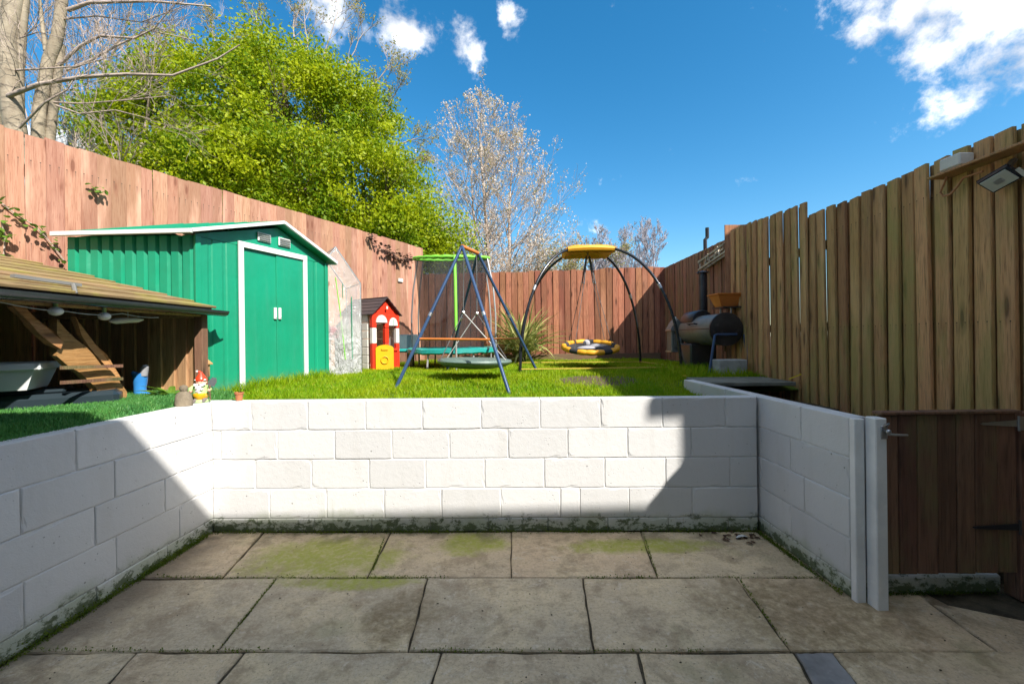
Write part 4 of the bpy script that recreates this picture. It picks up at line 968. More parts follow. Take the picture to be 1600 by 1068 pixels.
# ------------------------------------------------------------------ swings and trampoline
sw = thing('swing_frame', 'navy steel swing frame with orange crossbars on the lawn', 'swing frame', (-.5, 5.1, lz(-.5, 5.1)))
AF, AR = Vector((-.575, 4.9, 2.575)), Vector((-.424, 5.3, 2.575))
def foot(px, py):
    v = atz(px, py, .985); return Vector((v.x, v.y, lz(v.x, v.y)-.02))
FL, FR, RL, RR = foot(617, 604), foot(797, 609), foot(698, 580), foot(840, 583)
def leg(a, f, nm='leg'):
    m_ = a.lerp(f, .5); k = MB(); k.tube([a, a.lerp(f, .04)+Vector((0, 0, .004)), m_, f], .019, 10); o = k.build(nm, M['blue_tube'], sw, True)
    MB().tube([m_+(f-a)*-.012, m_+(f-a)*.012], .0225, 10).build('collar', M['steel'], o, True); return o
for a, f in ((AF, FL), (AF, FR), (AR, RL), (AR, RR)): leg(a, f)
MB().tube([AF, AR], .024, 10).build('top_bar', M['orange'], sw, True)
rail = lambda a, f, c, g_, t: MB().tube([a.lerp(f, t), c.lerp(g_, t)], .013, 8).build('crossbar', M['orange'], sw, True)
rail(AF, FL, AF, FR, .667); rail(AR, RL, AR, RR, .69)
ds = thing('disc_swing', 'round grey green padded swing seat hanging from the navy frame', 'swing seat', (-.46, 5.08, 1.2))
dc = Vector((-.455, 5.05, 1.205)); Rt = Matrix.Rotation(R(1.5), 3, 'Y')
k = MB(); k.lathe([(.06, -.075), (.25, -.07), (.38, -.045), (.44, -.012), (.452, .012), (.44, .03), (.40, .04), (.25, .03), (.05, .025)], dc, 36, Rt); k.build('seat', M['disc'], ds, True)
for a0, s_, xr in ((AF.lerp(AR, .1), -1, -.575), (AF.lerp(AR, .92), 1, -.43)):
    rg = Vector((xr, dc.y+.10*s_, 1.80)); MB().tube([a0, rg], .006, 6).build('rope', M['rope'], ds); MB().ball(rg, .022, 8).build('ring', M['steel'], ds, True)
    for sx in (-1, 1): MB().tube([rg, dc+Vector((.38*sx, .24*s_, .03))], .006, 6).build('rope', M['rope'] if sx*s_ > 0 else M['pale_rope'], ds)

TC = Vector((-1.02, 7.15, 1.0))
tr = thing('trampoline', 'small trampoline with teal pad and dark net under lime green ring', 'trampoline', TC)
k = MB(); n = 48; V = []
for i in range(n):
    a = 2*PI*i/n
    for rr_, z in ((.60, 1.325), (.62, 1.345), (.72, 1.345), (.765, 1.325), (.77, 1.27), (.75, 1.262), (.74, 1.30)):
        wv = .006*math.sin(i*2.3)+.004*math.sin(i*5.1); V.append((TC.x+rr_*math.cos(a), TC.y+rr_*math.sin(a), z+wv*(1 if rr_ > .7 else .3)-(.02*abs(math.sin(i*1.5)) if z == 1.262 else 0)))
q_ = 7
k.add(V, [(i*q_+j, ((i+1) % n)*q_+j, ((i+1) % n)*q_+j+1, i*q_+j+1) for i in range(n) for j in range(q_-1)]); k.build('pad', M['teal_pad'], tr, True)
k = MB(); k.lathe([(.62, 1.315), (.3, 1.305), (.01, 1.303)], (TC.x, TC.y, 0), 32); k.build('mat', M['black_fab'], tr, True)
MB().tube([(TC.x+.7*math.cos(2*PI*i/32), TC.y+.7*math.sin(2*PI*i/32), 1.29) for i in range(32)], .018, 8, closed=True).build('rim', M['grey_pole'], tr, True)
RT = .635; zt = 2.87
k = MB(); n = 40; V = []; nz = 10
for j in range(nz+1):
    t = j/nz; rr_ = .54+.09*t-.02*math.sin(PI*t); z = 1.34+(zt-1.34)*t
    for i in range(n): a = 2*PI*i/n; V.append((TC.x+rr_*math.cos(a), TC.y+rr_*math.sin(a), z+.14*t*rr_*math.sin(a)))
k.add(V, [(j*n+i, j*n+(i+1) % n, (j+1)*n+(i+1) % n, (j+1)*n+i) for j in range(nz) for i in range(n)]); k.build('net', M['net'], tr, True)
k = MB(); k.tube([(TC.x+RT*math.cos(2*PI*i/80), TC.y+RT*math.sin(2*PI*i/80), zt+.004*math.sin(i*1.9)+.14*RT*math.sin(2*PI*i/80)) for i in range(80)], [.026+.004*math.sin(i*1.7) for i in range(80)], 10, closed=True); k.build('top_ring', M['lime_foam'], tr, True)
for i, a in enumerate((-195, -78, -15, 35, 90, 150)):
    a = R(a); c, s_ = math.cos(a), math.sin(a); mt = 'lime_foam' if i == 1 else 'grey_pole'
    P_ = lambda r_, z: (TC.x+r_*c, TC.y+r_*s_, z+(.09*s_ if z > 2.8 else 0))
    po = MB().tube([P_(.77, 1.0), P_(.775, 1.3), P_(.775, 1.9), P_(.74, 2.35), P_(.64, zt)], .014, 8).build('pole', M['grey_pole'], tr, True)
    if i == 1: MB().tube([P_(.785, 1.62), P_(.783, 1.9), P_(.75, 2.35), P_(.655, zt)], .024, 10).build('foam_sleeve', M['lime_foam'], po, True)
for i in range(6):
    a = R(-90+60*i-25); c, s_ = math.cos(a), math.sin(a); MB().tube([(TC.x+.7*c, TC.y+.7*s_, 1.29), (TC.x+.74*c, TC.y+.74*s_, .97)], .016, 8).build('leg', M['grey_pole'], tr, True)

wt = thing('play_table', 'small teal plastic play table with grey panel left of the trampoline', 'play table', (-1.93, 7.25, 1.0))
MB().box((-1.93, 7.25, 1.30), (.42, .4, .06), None, .02).build('tray', M['teal_pad'], wt); MB().box((-1.87, 7.46, 1.45), (.36, .03, .26), None, .01).build('panel', plain('pale_blue_grey', (.32, .42, .45), .4), wt)
for sx in (-1, 1):
    for sy in (-1, 1): MB().tube([(-1.93+.16*sx, 7.25+.15*sy, .98), (-1.93+.16*sx, 7.25+.15*sy, 1.28)], .03, 8).build('leg', M['bbq_grey'], wt, True)

# dome nest swing
dm = thing('dome_swing_frame', 'black arched swing frame with yellow pad on top', 'swing frame', (1.24, 6.64, .99))
DF = [Vector((.11, 5.80)), Vector((2.34, 5.76)), Vector((2.31, 7.5)), Vector((.13, 7.5))]; DCx, DCy, DZ = 1.225, 6.63, 2.90
def arc(f):
    out = []; fz = lz(f.x, f.y)-.02
    for i in range(21):
        t = i/20; a = t*PI/2*.98; ex = .9
        rr_ = math.cos(a)**.85 if t < 1 else 0; q = Vector((DCx, DCy)).lerp(f, max(rr_, .05)); out.append(Vector((q.x, q.y, fz+(DZ-fz)*math.sin(a)**1.0)))
    return out
arcs = [arc(f) for f in DF]
for A_ in arcs:
    o = MB().tube(A_, .021, 10).build('arch_leg', M['black_tube'], dm, True); MB().tube([A_[9].lerp(A_[8], .3), A_[9].lerp(A_[8], -.3)], .0245, 10).build('collar', M['steel'], o, True)
    MB().tube([A_[0]+Vector((-.05, 0, .02)), A_[0]+Vector((.05, 0, .02))], .02, 8).build('foot', M['black_tube'], dm, True)
for i, A_ in enumerate(arcs):
    k = MB(); k.tube([p+Vector((0, 0, .004)) for p in A_[17:]], [.034, .04]+[.043]*(len(A_)-19), 10); k.build('pad_sleeve', M['yellow_pad'], dm, True)
cnr = [A_[17] for A_ in arcs]; k = MB(); n = 8; V = []
for j in range(n+1):
    for i in range(n+1):
        u, v = i/n, j/n; p = cnr[0].lerp(cnr[1], u).lerp(cnr[3].lerp(cnr[2], u), v); e = 16*u*(1-u)*v*(1-v)
        V.append(Vector((p.x, p.y, p.z+(DZ+.035-p.z)*max(e**.6, .35*max(4*u*(1-u), 4*v*(1-v))*0)+.004*math.sin(i*5+j*3))))
V += [Vector((v.x, v.y, v.z-.045)) for v in V]; q_ = (n+1)**2; f1 = [(j*(n+1)+i, j*(n+1)+i+1, (j+1)*(n+1)+i+1, (j+1)*(n+1)+i) for j in range(n) for i in range(n)]
k.add(V, f1+[tuple(x_+q_ for x_ in f) for f in f1]); k.build('pad_cover', M['yellow_pad'], dm, True)
k = MB()
for i in range(4):
    a, c = cnr[i], cnr[(i+1) % 4]; k.tube([a, a.lerp(c, .25)+Vector((0, 0, .012)), a.lerp(c, .5)+Vector((0, 0, .018)), a.lerp(c, .75)+Vector((0, 0, .012)), c], [.04, .048, .05, .048, .04], 8)
k.build('pad_edge', M['yellow_pad'], dm, True)
for i, j in ((0, 1), (2, 3), (1, 2), (0, 3)):
    a, c = Vector((*DF[i], lz(*DF[i])+.055)), Vector((*DF[j], lz(*DF[j])+.055)); MB().bar(a, c, .03, .012).build('ground_strap', M['strapyellow'], dm)
ns = thing('nest_swing', 'yellow and black ringed nest swing hanging under the dome frame', 'swing seat', (DCx, DCy, 1.33))
nc = Vector((DCx+.02, DCy, 1.335)); seg = 20
NT = Matrix.Rotation(R(11), 3, 'X')
for i in range(seg):
    a0, a1 = 2*PI*i/seg, 2*PI*(i+1)/seg; wide = i % 4 != 0
    pts = [nc+NT @ Vector((.42*math.cos(a0+(a1-a0)*t), .42*math.sin(a0+(a1-a0)*t), 0)) for t in np.linspace(-.02, 1.02, 5)]
    MB().tube(pts, [.038, .044, .046, .044, .038] if wide else .041, 10).build('ring_pad', M['yellow_pad'] if wide else (M['black_fab']), ns, True)
k = MB()
for i in range(11):
    u = -.4+.08*i; h_ = math.sqrt(max(.42**2-u*u, .001)); f = lambda x_, y_: -.09*(1-(x_*x_+y_*y_)/.1764)
    k.tube([nc+NT @ Vector((u, h_*t, f(u, h_*t))) for t in np.linspace(-1, 1, 9)], .006, 5); k.tube([nc+NT @ Vector((h_*t, u, f(h_*t, u))) for t in np.linspace(-1, 1, 9)], .006, 5)
k.lathe([(.40, -.01), (.3, -.05), (.15, -.085), (.01, -.095)], nc, 24, NT)
k.build('seat_net', M['black_fab'], ns)
k = MB()
k.ball(nc+Vector((-.08, -.10, -.02)), (.15, .10, .045), 12); k.ball(nc+Vector((.1, .04, 0)), (.12, .09, .05), 12); k.ball(nc+Vector((-.04, .1, .06)), (.06, .05, .06), 10)
tag(k.build('cushion', M['grey_fab'], None, True), 'crumpled grey cushion lying in the nest swing', 'cushion')
hk = Vector((DCx, DCy, DZ-.12)); MB().tube([(DCx, DCy, DZ), hk], .012, 6).build('hanger', M['steel'], ns)
for i, a in enumerate((45, 135, 225, 315)):
    a = R(a); e = nc+NT @ Vector((.42*math.cos(a), .42*math.sin(a), .03)); mid = hk.lerp(e, .3)
    o = MB().tube([hk+Vector((.03*math.cos(a), .03*math.sin(a), 0)), mid], .011, 6).build('rope_sleeve', M['rope'], ns); MB().tube([mid, e], .005, 5).build('rope', M['rope'], ns); MB().ball(mid, .016, 6).build('carabiner', M['steel'], o)

# strappy plant by the back fence
ph_c = Vector((.20, 8.45, 1.0)); pho = thing('strappy_plant', 'big spiky plant with yellow green strap leaves by the back fence', 'plant', ph_c); k = MB(); r_ = random.Random(21)
for i in range(190):
    a = r_.uniform(0, 2*PI); e = r_.uniform(.35, 3.4); leaf_strip(k, ph_c+Vector((r_.uniform(-.1, .1), r_.uniform(-.1, .1), r_.uniform(0, .25))), (math.cos(a), math.sin(a), e), r_.uniform(.65, 1.25), r_.uniform(.035, .055), r_.uniform(.5, 1.7), 7, .25)
k.build('leaves', M['strap'], pho, True); MB().tube([ph_c+Vector((0, 0, -.03)), ph_c+Vector((.02, 0, .3))], [.09, .05], 8).build('stem', M['darkbark'], pho)

# ------------------------------------------------------------------ barbecue corner
bq = thing('smoker_barbecue', 'black barrel smoker barbecue with chimney beside the right fence', 'barbecue', (2.76, 5.95, 1.0))
BX, BZ, BR = 2.76, 1.57, .21
RX = Matrix.Rotation(R(90), 3, 'X')
k = MB(); k.lathe([(.001, -.5), (BR-.01, -.5), (BR, -.485), (BR, .485), (BR-.01, .5), (.001, .5)], (BX, 5.88, BZ), 32, RX); k.build('barrel', M['bbq_grey'], bq, True)
k = MB(); k.lathe([(.001, .5), (BR-.005, .5), (BR+.006, .503), (BR+.006, .53), (BR-.02, .536), (.001, .54)], (BX, 5.88, BZ), 32, RX); k.build('end_cap', M['bbq'], bq, True)
k = MB(); k.lathe([(.001, -.22), (.15, -.22), (.16, -.2), (.16, .2), (.15, .22), (.001, .22)], (BX-.02, 6.18, BZ+.13), 24, RX); k.build('hood', M['bbq'], bq, True)
k = MB(); k.lathe([(.062, 0), (.062, .6), (.05, .6), (.05, .62)], (2.90, 6.3, 1.82), 18); k.build('chimney', M['bbq'], bq, True)
k = MB(); k.lathe([(.09, 0), (.085, .012), (.02, .03), (.001, .032)], (2.90, 6.3, 2.44), 18); k.build('chimney_cap', M['bbq'], bq, True)
MB().tube([(2.56, 5.75, BZ+.08), (2.52, 5.75, BZ+.09), (2.52, 5.98, BZ+.09), (2.56, 5.98, BZ+.08)], .01, 8).build('handle', M['bbq'], bq, True)
MB().box((BX-.205, 5.88, BZ+.01), (.012, .98, .012)).build('lid_seam', M['bbq'], bq)
fb = MB(); fb.box((2.60, 6.62, 1.42), (.2, .2, .34), None, .01); fb.prism([(-.12, 0), (.12, 0), (.05, .12), (0, .17), (-.05, .12)], (0, .22, 0), (2.60, 6.51, 1.59)); fb.build('firebox', M['bbq_grey'], bq)
fb = MB(); fb.box((2.60, 6.60, 1.585), (.25, .25, .02)); fb.box((2.60, 6.60, 1.25), (.25, .25, .02)); fb.box((2.60, 6.505, 1.42), (.12, .012, .2)); fb.build('firebox_trim', M['steel'], bq)
MB().tube([(2.60, 6.62, 1.76), (2.60, 6.62, 1.80)], .02, 8).build('firebox_knob', M['brick'], bq)
MB().tube([(2.88, 5.33, 1.50), (2.62, 5.33, 1.50), (2.585, 5.30, 1.49), (2.46, 5.22, .96)], .017, 8).build('leg', M['blue_tube'], bq, True)
MB().tube([(2.88, 6.4, 1.50), (2.64, 6.4, 1.50), (2.58, 6.38, 1.46), (2.50, 6.18, .96)], .017, 8).build('leg', M['steel'], bq, True)
MB().tube([(2.98, 5.33, 1.50), (3.02, 5.33, .96)], .017, 8).build('leg', M['blue_tube'], bq, True)
MB().tube([(2.95, 6.4, 1.50), (3.0, 6.4, .96)], .017, 8).build('leg', M['bbq'], bq, True)
MB().box((2.74, 6.15, 1.2), (.38, .4, .36), None, .02).build('lower_bin', M['bbq'], bq); MB().box((2.66, 6.1, 1.0), (.05, .05, .2)).build('leg', M['bbq'], bq); MB().box((2.82, 6.0, 1.0), (.05, .05, .2)).build('leg', M['bbq'], bq)
MB().box((2.88, 5.56, 1.86), (.26, .3, .016)).build('shelf', M['bbq'], bq); MB().tube([(2.82, 5.62, BZ+.18), (2.82, 5.62, 1.86)], .012).build('strut', M['steel'], bq); MB().tube([(2.90, 5.5, BZ+.14), (2.90, 5.5, 1.86)], .012).build('strut', M['steel'], bq)
k = MB(); V = []
for (wx, wy, z) in ((.20, .17, 0), (.32, .27, .15), (.36, .30, .155), (.36, .30, .17), (.30, .25, .17), (.19, .16, .015)): V += [(-wx/2, -wy/2, z), (wx/2, -wy/2, z), (wx/2, wy/2, z), (-wx/2, wy/2, z)]
F = [(3, 2, 1, 0)]+[(r_*4+j, r_*4+(j+1) % 4, (r_+1)*4+(j+1) % 4, (r_+1)*4+j) for r_ in range(5) for j in range(4)]+[(20, 21, 22, 23)]
k.add(V, F); o = k.build('planter_trough', M['orange'], None); o.location = (2.86, 5.56, 1.872); tag(o, 'bright orange plastic trough perched above the smoker barrel', 'trough')
tag(MB().box((2.70, 5.2, 1.08), (.36, .22, .22), .06, .01).build('concrete_block', M['concrete']), 'pale grey concrete block on the grass in front of the barbecue', 'block')
st_ = MB().box((2.46, 4.55, .985), (.88, .6, .04), -.03, .006); tag(st_.build('stone_slab', plain('dark_slab', (.17, .18, .15), .9, 0, .3, .6, 30)), 'dark flat grey slab lying at the foot of the mossy fence', 'slab')
rk = thing('slatted_rack', 'cream slatted rack hanging on the brown back fence above the barbecue', 'rack', (3.25, 6.6, 2.7))
q0, q1 = Vector((3.22, 7.15, 2.62)), Vector((3.22, 6.02, 2.78))
for dx, dz in ((0, 0), (0, .13), (.13, .03), (.13, .15)): MB().bar(q0+Vector((dx, 0, dz)), q1+Vector((dx, 0, dz)), .028, .028).build('rail', M['cream_wood'], rk)
for i in range(7):
    p = q0.lerp(q1, (i+.5)/7); MB().bar(p+Vector((0, 0, -.01)), p+Vector((0, .06*(-1)**i, .15)), .02, .024, (1, 0, 0)).build('slat', M['cream_wood'], rk); MB().bar(p+Vector((-.01, 0, .0)), p+Vector((.15, 0, .03)), .03, .012).build('slat', M['cream_wood'], rk)
k = MB(); k.tube([(3.62, 7.75, 0.9), (3.62, 7.75, 3.28), (3.66, 7.75, 3.32), (3.66, 7.75, 3.5)], .035, 8); tag(k.build('pole', M['bbq'], None), 'dark pole sticking up beyond the right hand fence', 'pole')
fl = thing('dandelion', 'yellow dandelion in the grass at the end of the white wall', 'flower', (*atz(1070, 590, 1.03).xy, 1.0)); c = Vector(fl.location)
k = MB()
for i in range(18): a = 2*PI*i/18; leaf_strip(k, c+Vector((0, 0, .05)), (math.cos(a), math.sin(a), .35), .03, .012, .3, 2)
k.build('petals', M['pegyellow'], fl); MB().tube([c+Vector((0, 0, -.02)), c+Vector((0, 0, .05))], .003, 5).build('stem', M['grass'], fl)
tag(MB().bar((2.86, 4.30, 1.03), (2.93, 4.22, 1.085), .02, .012).build('wood_offcut', M['pegyellow']), 'yellow offcut stuck against the foot of the mossy fence', 'offcut')

# floodlight on the right fence
fd = thing('floodlight', 'white faced floodlight fixed under a small board on the right fence', 'floodlight', (2.9, 2.5, 2.45))
nrm = Vector((-.62, -.28, -.73)).normalized(); xa = Vector((.05, -1, .28)); xa = (xa-nrm*xa.dot(nrm)).normalized(); ya = nrm.cross(xa); RM = Matrix((xa, ya, nrm)).transposed(); fc = Vector((2.88, 2.45, 2.375))
MB().box(fc-nrm*.018, (.155, .115, .03), RM, .006).build('housing', M['gutter'], fd)
MB().box(fc+nrm*.002, (.128, .088, .006), RM, .001).build('lens', M['lens'], fd); MB().box(fc+nrm*.006, (.04, .03, .003), RM).build('led_chip', M['grey_pole'], fd)
MB().bar(fc-nrm*.02, (2.97, 2.45, 2.50), .03, .02).build('bracket', M['steel'], fd)
MB().bar(fc+xa*.085-nrm*.02, fc+xa*.085-nrm*.02+Vector((.01, -.03, -.05)), .015, .02).build('clip', M['cream_wood'], fd)
fb_ = MB(); fb_.box((2.91, 2.44, 2.535), (.13, .80, .016), None, .003); tag(fb_.build('shelf_board', M['fence_green']), 'small weathered board jutting from the right fence over the floodlight', 'board')
jb = thing('junction_box', 'white junction box on the right fence beside the floodlight', 'junction box', (2.93, 2.82, 2.58)); MB().box((2.93, 2.73, 2.60), (.10, .13, .08), None, .008).build('cover', M['white_pl'], jb); MB().box((2.935, 2.73, 2.545), (.08, .11, .03), None, .004).build('base', M['gutter'], jb)
k = MB(); k.tube([(2.92, 2.78, 2.53), (2.93, 2.81, 2.49), (2.935, 2.84, 2.44), (2.935, 2.82, 2.41), (2.93, 2.77, 2.405), (2.925, 2.72, 2.44), (2.92, 2.68, 2.48), (2.90, 2.55, 2.47)], .007, 8)
tag(k.build('cable', M['copper'], None, True), 'loop of orange cable hanging below the white junction box', 'cable')

# ------------------------------------------------------------------ on the left fence
def on_left_fence(px, py, off=.03):
    d = at(px, py, 1.0); dx, dy = d.x, 1.0; a = LF1; e = (LF0-LF1)
    # a + s e = Y*(dx,1)
    det = e.x*(-1)-(-dx)*e.y; s = (-a.x*(-1)-(-dx)*(-a.y))/det; Yq = a.y+s*e.y; p = at(px, py, Yq); nn = Vector((.889, -.458, 0)); return p+nn*off
p = on_left_fence(624, 438); k = MB(); k.box(p, (.13, .03, .07), math.atan2(.889, .458), .005); tag(k.build('wall_box', M['white_pl'], None), 'tiny white box fixed to the left fence above the playhouse', 'box')
def sprig(label, pts, nl, m, size, seed, name='ivy_sprig', cat='ivy', twist=.12):
    r_ = random.Random(seed); P_ = [on_left_fence(*q, off=.03+.02*r_.random()) for q in pts]; t = thing(name, label, cat, P_[0]); k = MB(); k.tube(P_, .006, 5); k.build('stem', M['twig'], t)
    k = MB()
    for i in range(nl):
        u = r_.random()*(len(P_)-1); j = min(int(u), len(P_)-2); p = P_[j].lerp(P_[j+1], u-j)+Vector((r_.uniform(-.02, .07), r_.uniform(-.06, .02), r_.uniform(-twist, twist)))
        a = r_.uniform(0, 2*PI); leaf_strip(k, p, (math.cos(a)*.5+.5, math.sin(a)*.5-.3, r_.uniform(-.6, .8)), size*r_.uniform(.7, 1.2), size*.8, .6, 3, .1)
    k.build('leaves', m, t); return t
sprig('dry brown ivy clinging to the top of the left fence by the net', [(588, 388), (605, 393), (622, 405), (640, 404)], 110, M['dryivy'], .07, 1, twist=.10)
sprig('dry ivy scrap hanging over the left fence top above the greenhouse', [(572, 366), (578, 374), (580, 380)], 30, M['dryivy'], .06, 2, twist=.08)
sprig('bramble trailing across the left fence down to the shed roof', [(0, 318), (25, 338), (50, 352), (70, 372), (98, 408)], 34, M['shrubleaf'], .05, 3, 'bramble', 'bramble', .05)
sprig('short leafy bramble stem at the left edge low on the fence', [(0, 345), (6, 370), (4, 395), (2, 405)], 20, M['shrubleaf'], .06, 4, 'bramble', 'bramble', .05)
sprig('small tuft of green leaves poking through the left fence', [(140, 296), (148, 298), (156, 301)], 14, M['shrubleaf'], .05, 5, 'leaf_tuft', 'plant', .03)

# ------------------------------------------------------------------ trees
class Tree:
    def __init__(s, seed): s.r = random.Random(seed); s.V = []; s.F = []; s.tips = []
    def tube(s, P, rad, n):
        b = len(s.V); k = len(P); prev = None
        for i in range(k):
            t = (P[min(i+1, k-1)]-P[max(i-1, 0)]).normalized()
            u = t.cross(Vector((0, 0, 1))) if prev is None else prev-t*prev.dot(t)
            if u.length < .03: u = t.cross(Vector((1, 0, 0)))
            u.normalize(); prev = u; q = t.cross(u)
            for j in range(n): a = 2*PI*j/n; s.V.append(P[i]+(u*math.cos(a)+q*math.sin(a))*rad[i])
        for i in range(k-1):
            for j in range(n): s.F.append((b+i*n+j, b+i*n+(j+1) % n, b+(i+1)*n+(j+1) % n, b+(i+1)*n+j))
    def grow(s, p, d, L, rad, lev, maxlev, up=.08, wig=.22, kids=(4, 7), ratio=(.45, .7), spread=(.5, .95), minr=.004):
        r = s.r; n = 5 if lev < 2 else 4; P = [Vector(p)]; d = Vector(d).normalized(); dirs = [d]
        for i in range(n):
            d = (d+Vector((r.uniform(-wig, wig), r.uniform(-wig, wig), r.uniform(-wig, wig)+up))).normalized(); P.append(P[-1]+d*(L/n)); dirs.append(d)
        R_ = [max(minr, rad*(1-.72*i/n)) for i in range(n+1)]; s.tube(P, R_, 6 if lev == 0 else (5 if lev == 1 else 3))
        s.tips.append((P[-1], d, lev))
        if lev >= maxlev: 
            for q in P[2:]: s.tips.append((q, d, lev))
            return
        for _ in range(r.randint(*kids)):
            t = r.uniform(.25, 1); i = min(int(t*n), n-1); q = P[i].lerp(P[i+1], t*n-i); b = dirs[i]
            ax = Vector((r.uniform(-1, 1), r.uniform(-1, 1), r.uniform(-1, 1))); ax = ax-b*ax.dot(b); ax.normalize(); an = r.uniform(*spread)
            s.grow(q, b*math.cos(an)+ax*math.sin(an), L*r.uniform(*ratio)*(1.15-.4*t), max(minr, R_[i]*.55), lev+1, maxlev, up, wig, kids, ratio, spread, minr)
    def path(s, P, r0, r1, n=8):
        k = len(P); s.tube([Vector(p) for p in P], [r0+(r1-r0)*i/(k-1) for i in range(k)], n)
    def build(s, name, m, parent):
        inv = world_of(parent).inverted(); me = mesh(name, [inv @ v for v in s.V], s.F, m, True); return link(name, me, parent)
def cards(name, m, C, D, size, parent, seed, asp=.55):
    """leaf-sized rhombi at C (n,3); D: preferred outward direction"""
    g = np.random.default_rng(seed); n = len(C); a = g.normal(size=(n, 3))+D*.45; a /= np.linalg.norm(a, axis=1)[:, None]; t = g.normal(size=(n, 3)); t -= a*np.sum(a*t, 1)[:, None]; t /= np.linalg.norm(t, axis=1)[:, None]; b_ = np.cross(a, t)
    L = (size*g.uniform(.6, 1.35, n))[:, None]; C = C-np.array(parent.location)
    V = np.stack([C-t*L*.5, C+b_*L*asp*.5+a*L*.08, C+t*L*.5, C-b_*L*asp*.5+a*L*.08], 1).reshape(-1, 3); F = (np.arange(n)*4)[:, None]+np.arange(4)[None, :]
    return link(name, mesh_np(name, V, F, m), parent)

# big fresh green tree over the left fence
gtree = thing('leafy_tree', 'large bright green leafy tree standing behind the left fence', 'tree', (-5.6, 11.2, 1.0))
ELL = [((435, 205, 11.2), (2.55, 2.2, 2.0)), ((325, 185, 11.0), (1.7, 1.8, 1.6)), ((535, 240, 11.2), (1.75, 1.8, 2.1)), ((245, 225, 10.6), (1.75, 1.4, 1.05)), ((592, 315, 10.6), (1.4, 1.5, 1.3)), ((470, 300, 10.2), (2.4, 1.6, 1.4)), ((340, 290, 9.8), (2.2, 1.4, 1.2)), ((632, 372, 10.4), (.85, 1.1, .75)), ((440, 125, 11.2), (1.5, 1.5, .95))]
EC = [(np.array(at(*c)), np.array(r_)) for c, r_ in ELL]
T_ = Tree(4); base = Vector((-5.6, 11.4, .95))
T_.path([base, base+Vector((.05, 0, 1.6)), base+Vector((.2, -.1, 3.0))], .26, .2)
for c, r_ in EC:
    c = Vector(c); st0 = base+Vector((.2, -.1, 2.4)); mid = st0.lerp(c, .55)+Vector((0, 0, .3)); T_.path([st0, mid, c], .12, .06, 6)
    for _ in range(9):
        d = Vector((T_.r.uniform(-1, 1), T_.r.uniform(-1, 1), T_.r.uniform(-.4, 1))); T_.grow(c.lerp(mid, T_.r.random()*.6), d, float(min(r_))*.95, .035, 1, 3, .06, .25, (3, 4), (.45, .65))
T_.build('trunk', M['darkbark'], gtree)
g = np.random.default_rng(12); CL = []
vol = np.array([r_[0]*r_[1]+r_[0]*r_[2]+r_[1]*r_[2] for _, r_ in EC]); NCL = 2100
for (c, r_), v in zip(EC, vol/vol.sum()):
    k_ = int(NCL*v); d = g.normal(size=(k_, 3)); d /= np.linalg.norm(d, axis=1)[:, None]; rad = np.clip(1-np.abs(g.normal(0, .22, k_)), .2, 1)+g.normal(0, .035, k_)
    CL.append(c+d*r_*rad[:, None])
CL = np.concatenate(CL)
def nz3(p, f): return np.sin(p[:, 0]*f+1.3)*np.sin(p[:, 1]*f*1.1+.4)*np.sin(p[:, 2]*f*.93+2.1)
CL = CL[nz3(CL, 1.9)+.6*nz3(CL, 3.7) > -.40]
inside = np.zeros(len(CL))
for c, r_ in EC: inside += (np.sum(((CL-c)/r_)**2, 1) < .45)
CL = CL[(inside == 0) | (g.random(len(CL)) < .25)]
per = 150; n = len(CL)*per
sz = g.uniform(.13, .32, len(CL)); off = g.normal(size=(n, 3))*np.repeat(sz, per)[:, None]*np.array([1, 1, .62])
cen = np.mean([c for c, _ in EC], 0); LP = np.repeat(CL, per, 0)+off; OD = LP-cen; OD /= np.linalg.norm(OD, axis=1)[:, None]; OD[:, 2] += .5
cards('crown', M['leaf'], LP, OD, .088, gtree, 5)
# thin bare twigs over the upper right of the crown, with olive buds
T2 = Tree(8)
for px, py, dx, dz, L in ((500, 110, .25, 1, 1.5), (530, 130, .5, 1, 1.4), (560, 160, .7, .9, 1.3), (590, 190, .9, .8, 1.1), (480, 95, .0, 1, 1.3), (610, 230, 1, .5, .9), (545, 200, .8, .9, 1.4), (620, 270, 1, .5, .7), (460, 75, -.1, 1, .9), (410, 70, -.3, 1, .8), (345, 85, -.5, 1, .8)):
    T2.grow(at(px, py, 11.0), (dx, 0, dz), L*1.15, .022, 1, 3, .05, .2, (4, 6), (.4, .6), (.3, .7), .005)
stuff(T2.build('bare_twigs', M['twig'], gtree))
tp = np.array([p for p, d, l in T2.tips]); tp = np.repeat(tp, 3, 0)+np.random.default_rng(3).normal(0, .05, (len(tp)*3, 3)); cards('buds', M['budleaf'], tp, np.tile([0, 0, 1.], (len(tp), 1)), .05, gtree, 6)

# low scrub right of it, behind the fence corner
sb = thing('green_shrub', 'leafy green shrub behind the fence corner near the trampoline', 'shrub', (-1.5, 11.5, 1.0)); g = np.random.default_rng(31)
cl = np.array(at(690, 385, 11.2))+g.normal(size=(90, 3))*np.array([.42, .5, .55]); LPs = np.repeat(cl, 70, 0)+g.normal(size=(6300, 3))*.16; cards('foliage', M['leaf'], LPs, np.tile([.2, -.3, .6], (6300, 1)), .08, sb, 9)
Ts = Tree(2); Ts.grow((-1.6, 11.4, .95), (0, 0, 1), 2.6, .06, 0, 2, .1, .12, (5, 7)); Ts.build('stems', M['darkbark'], sb)

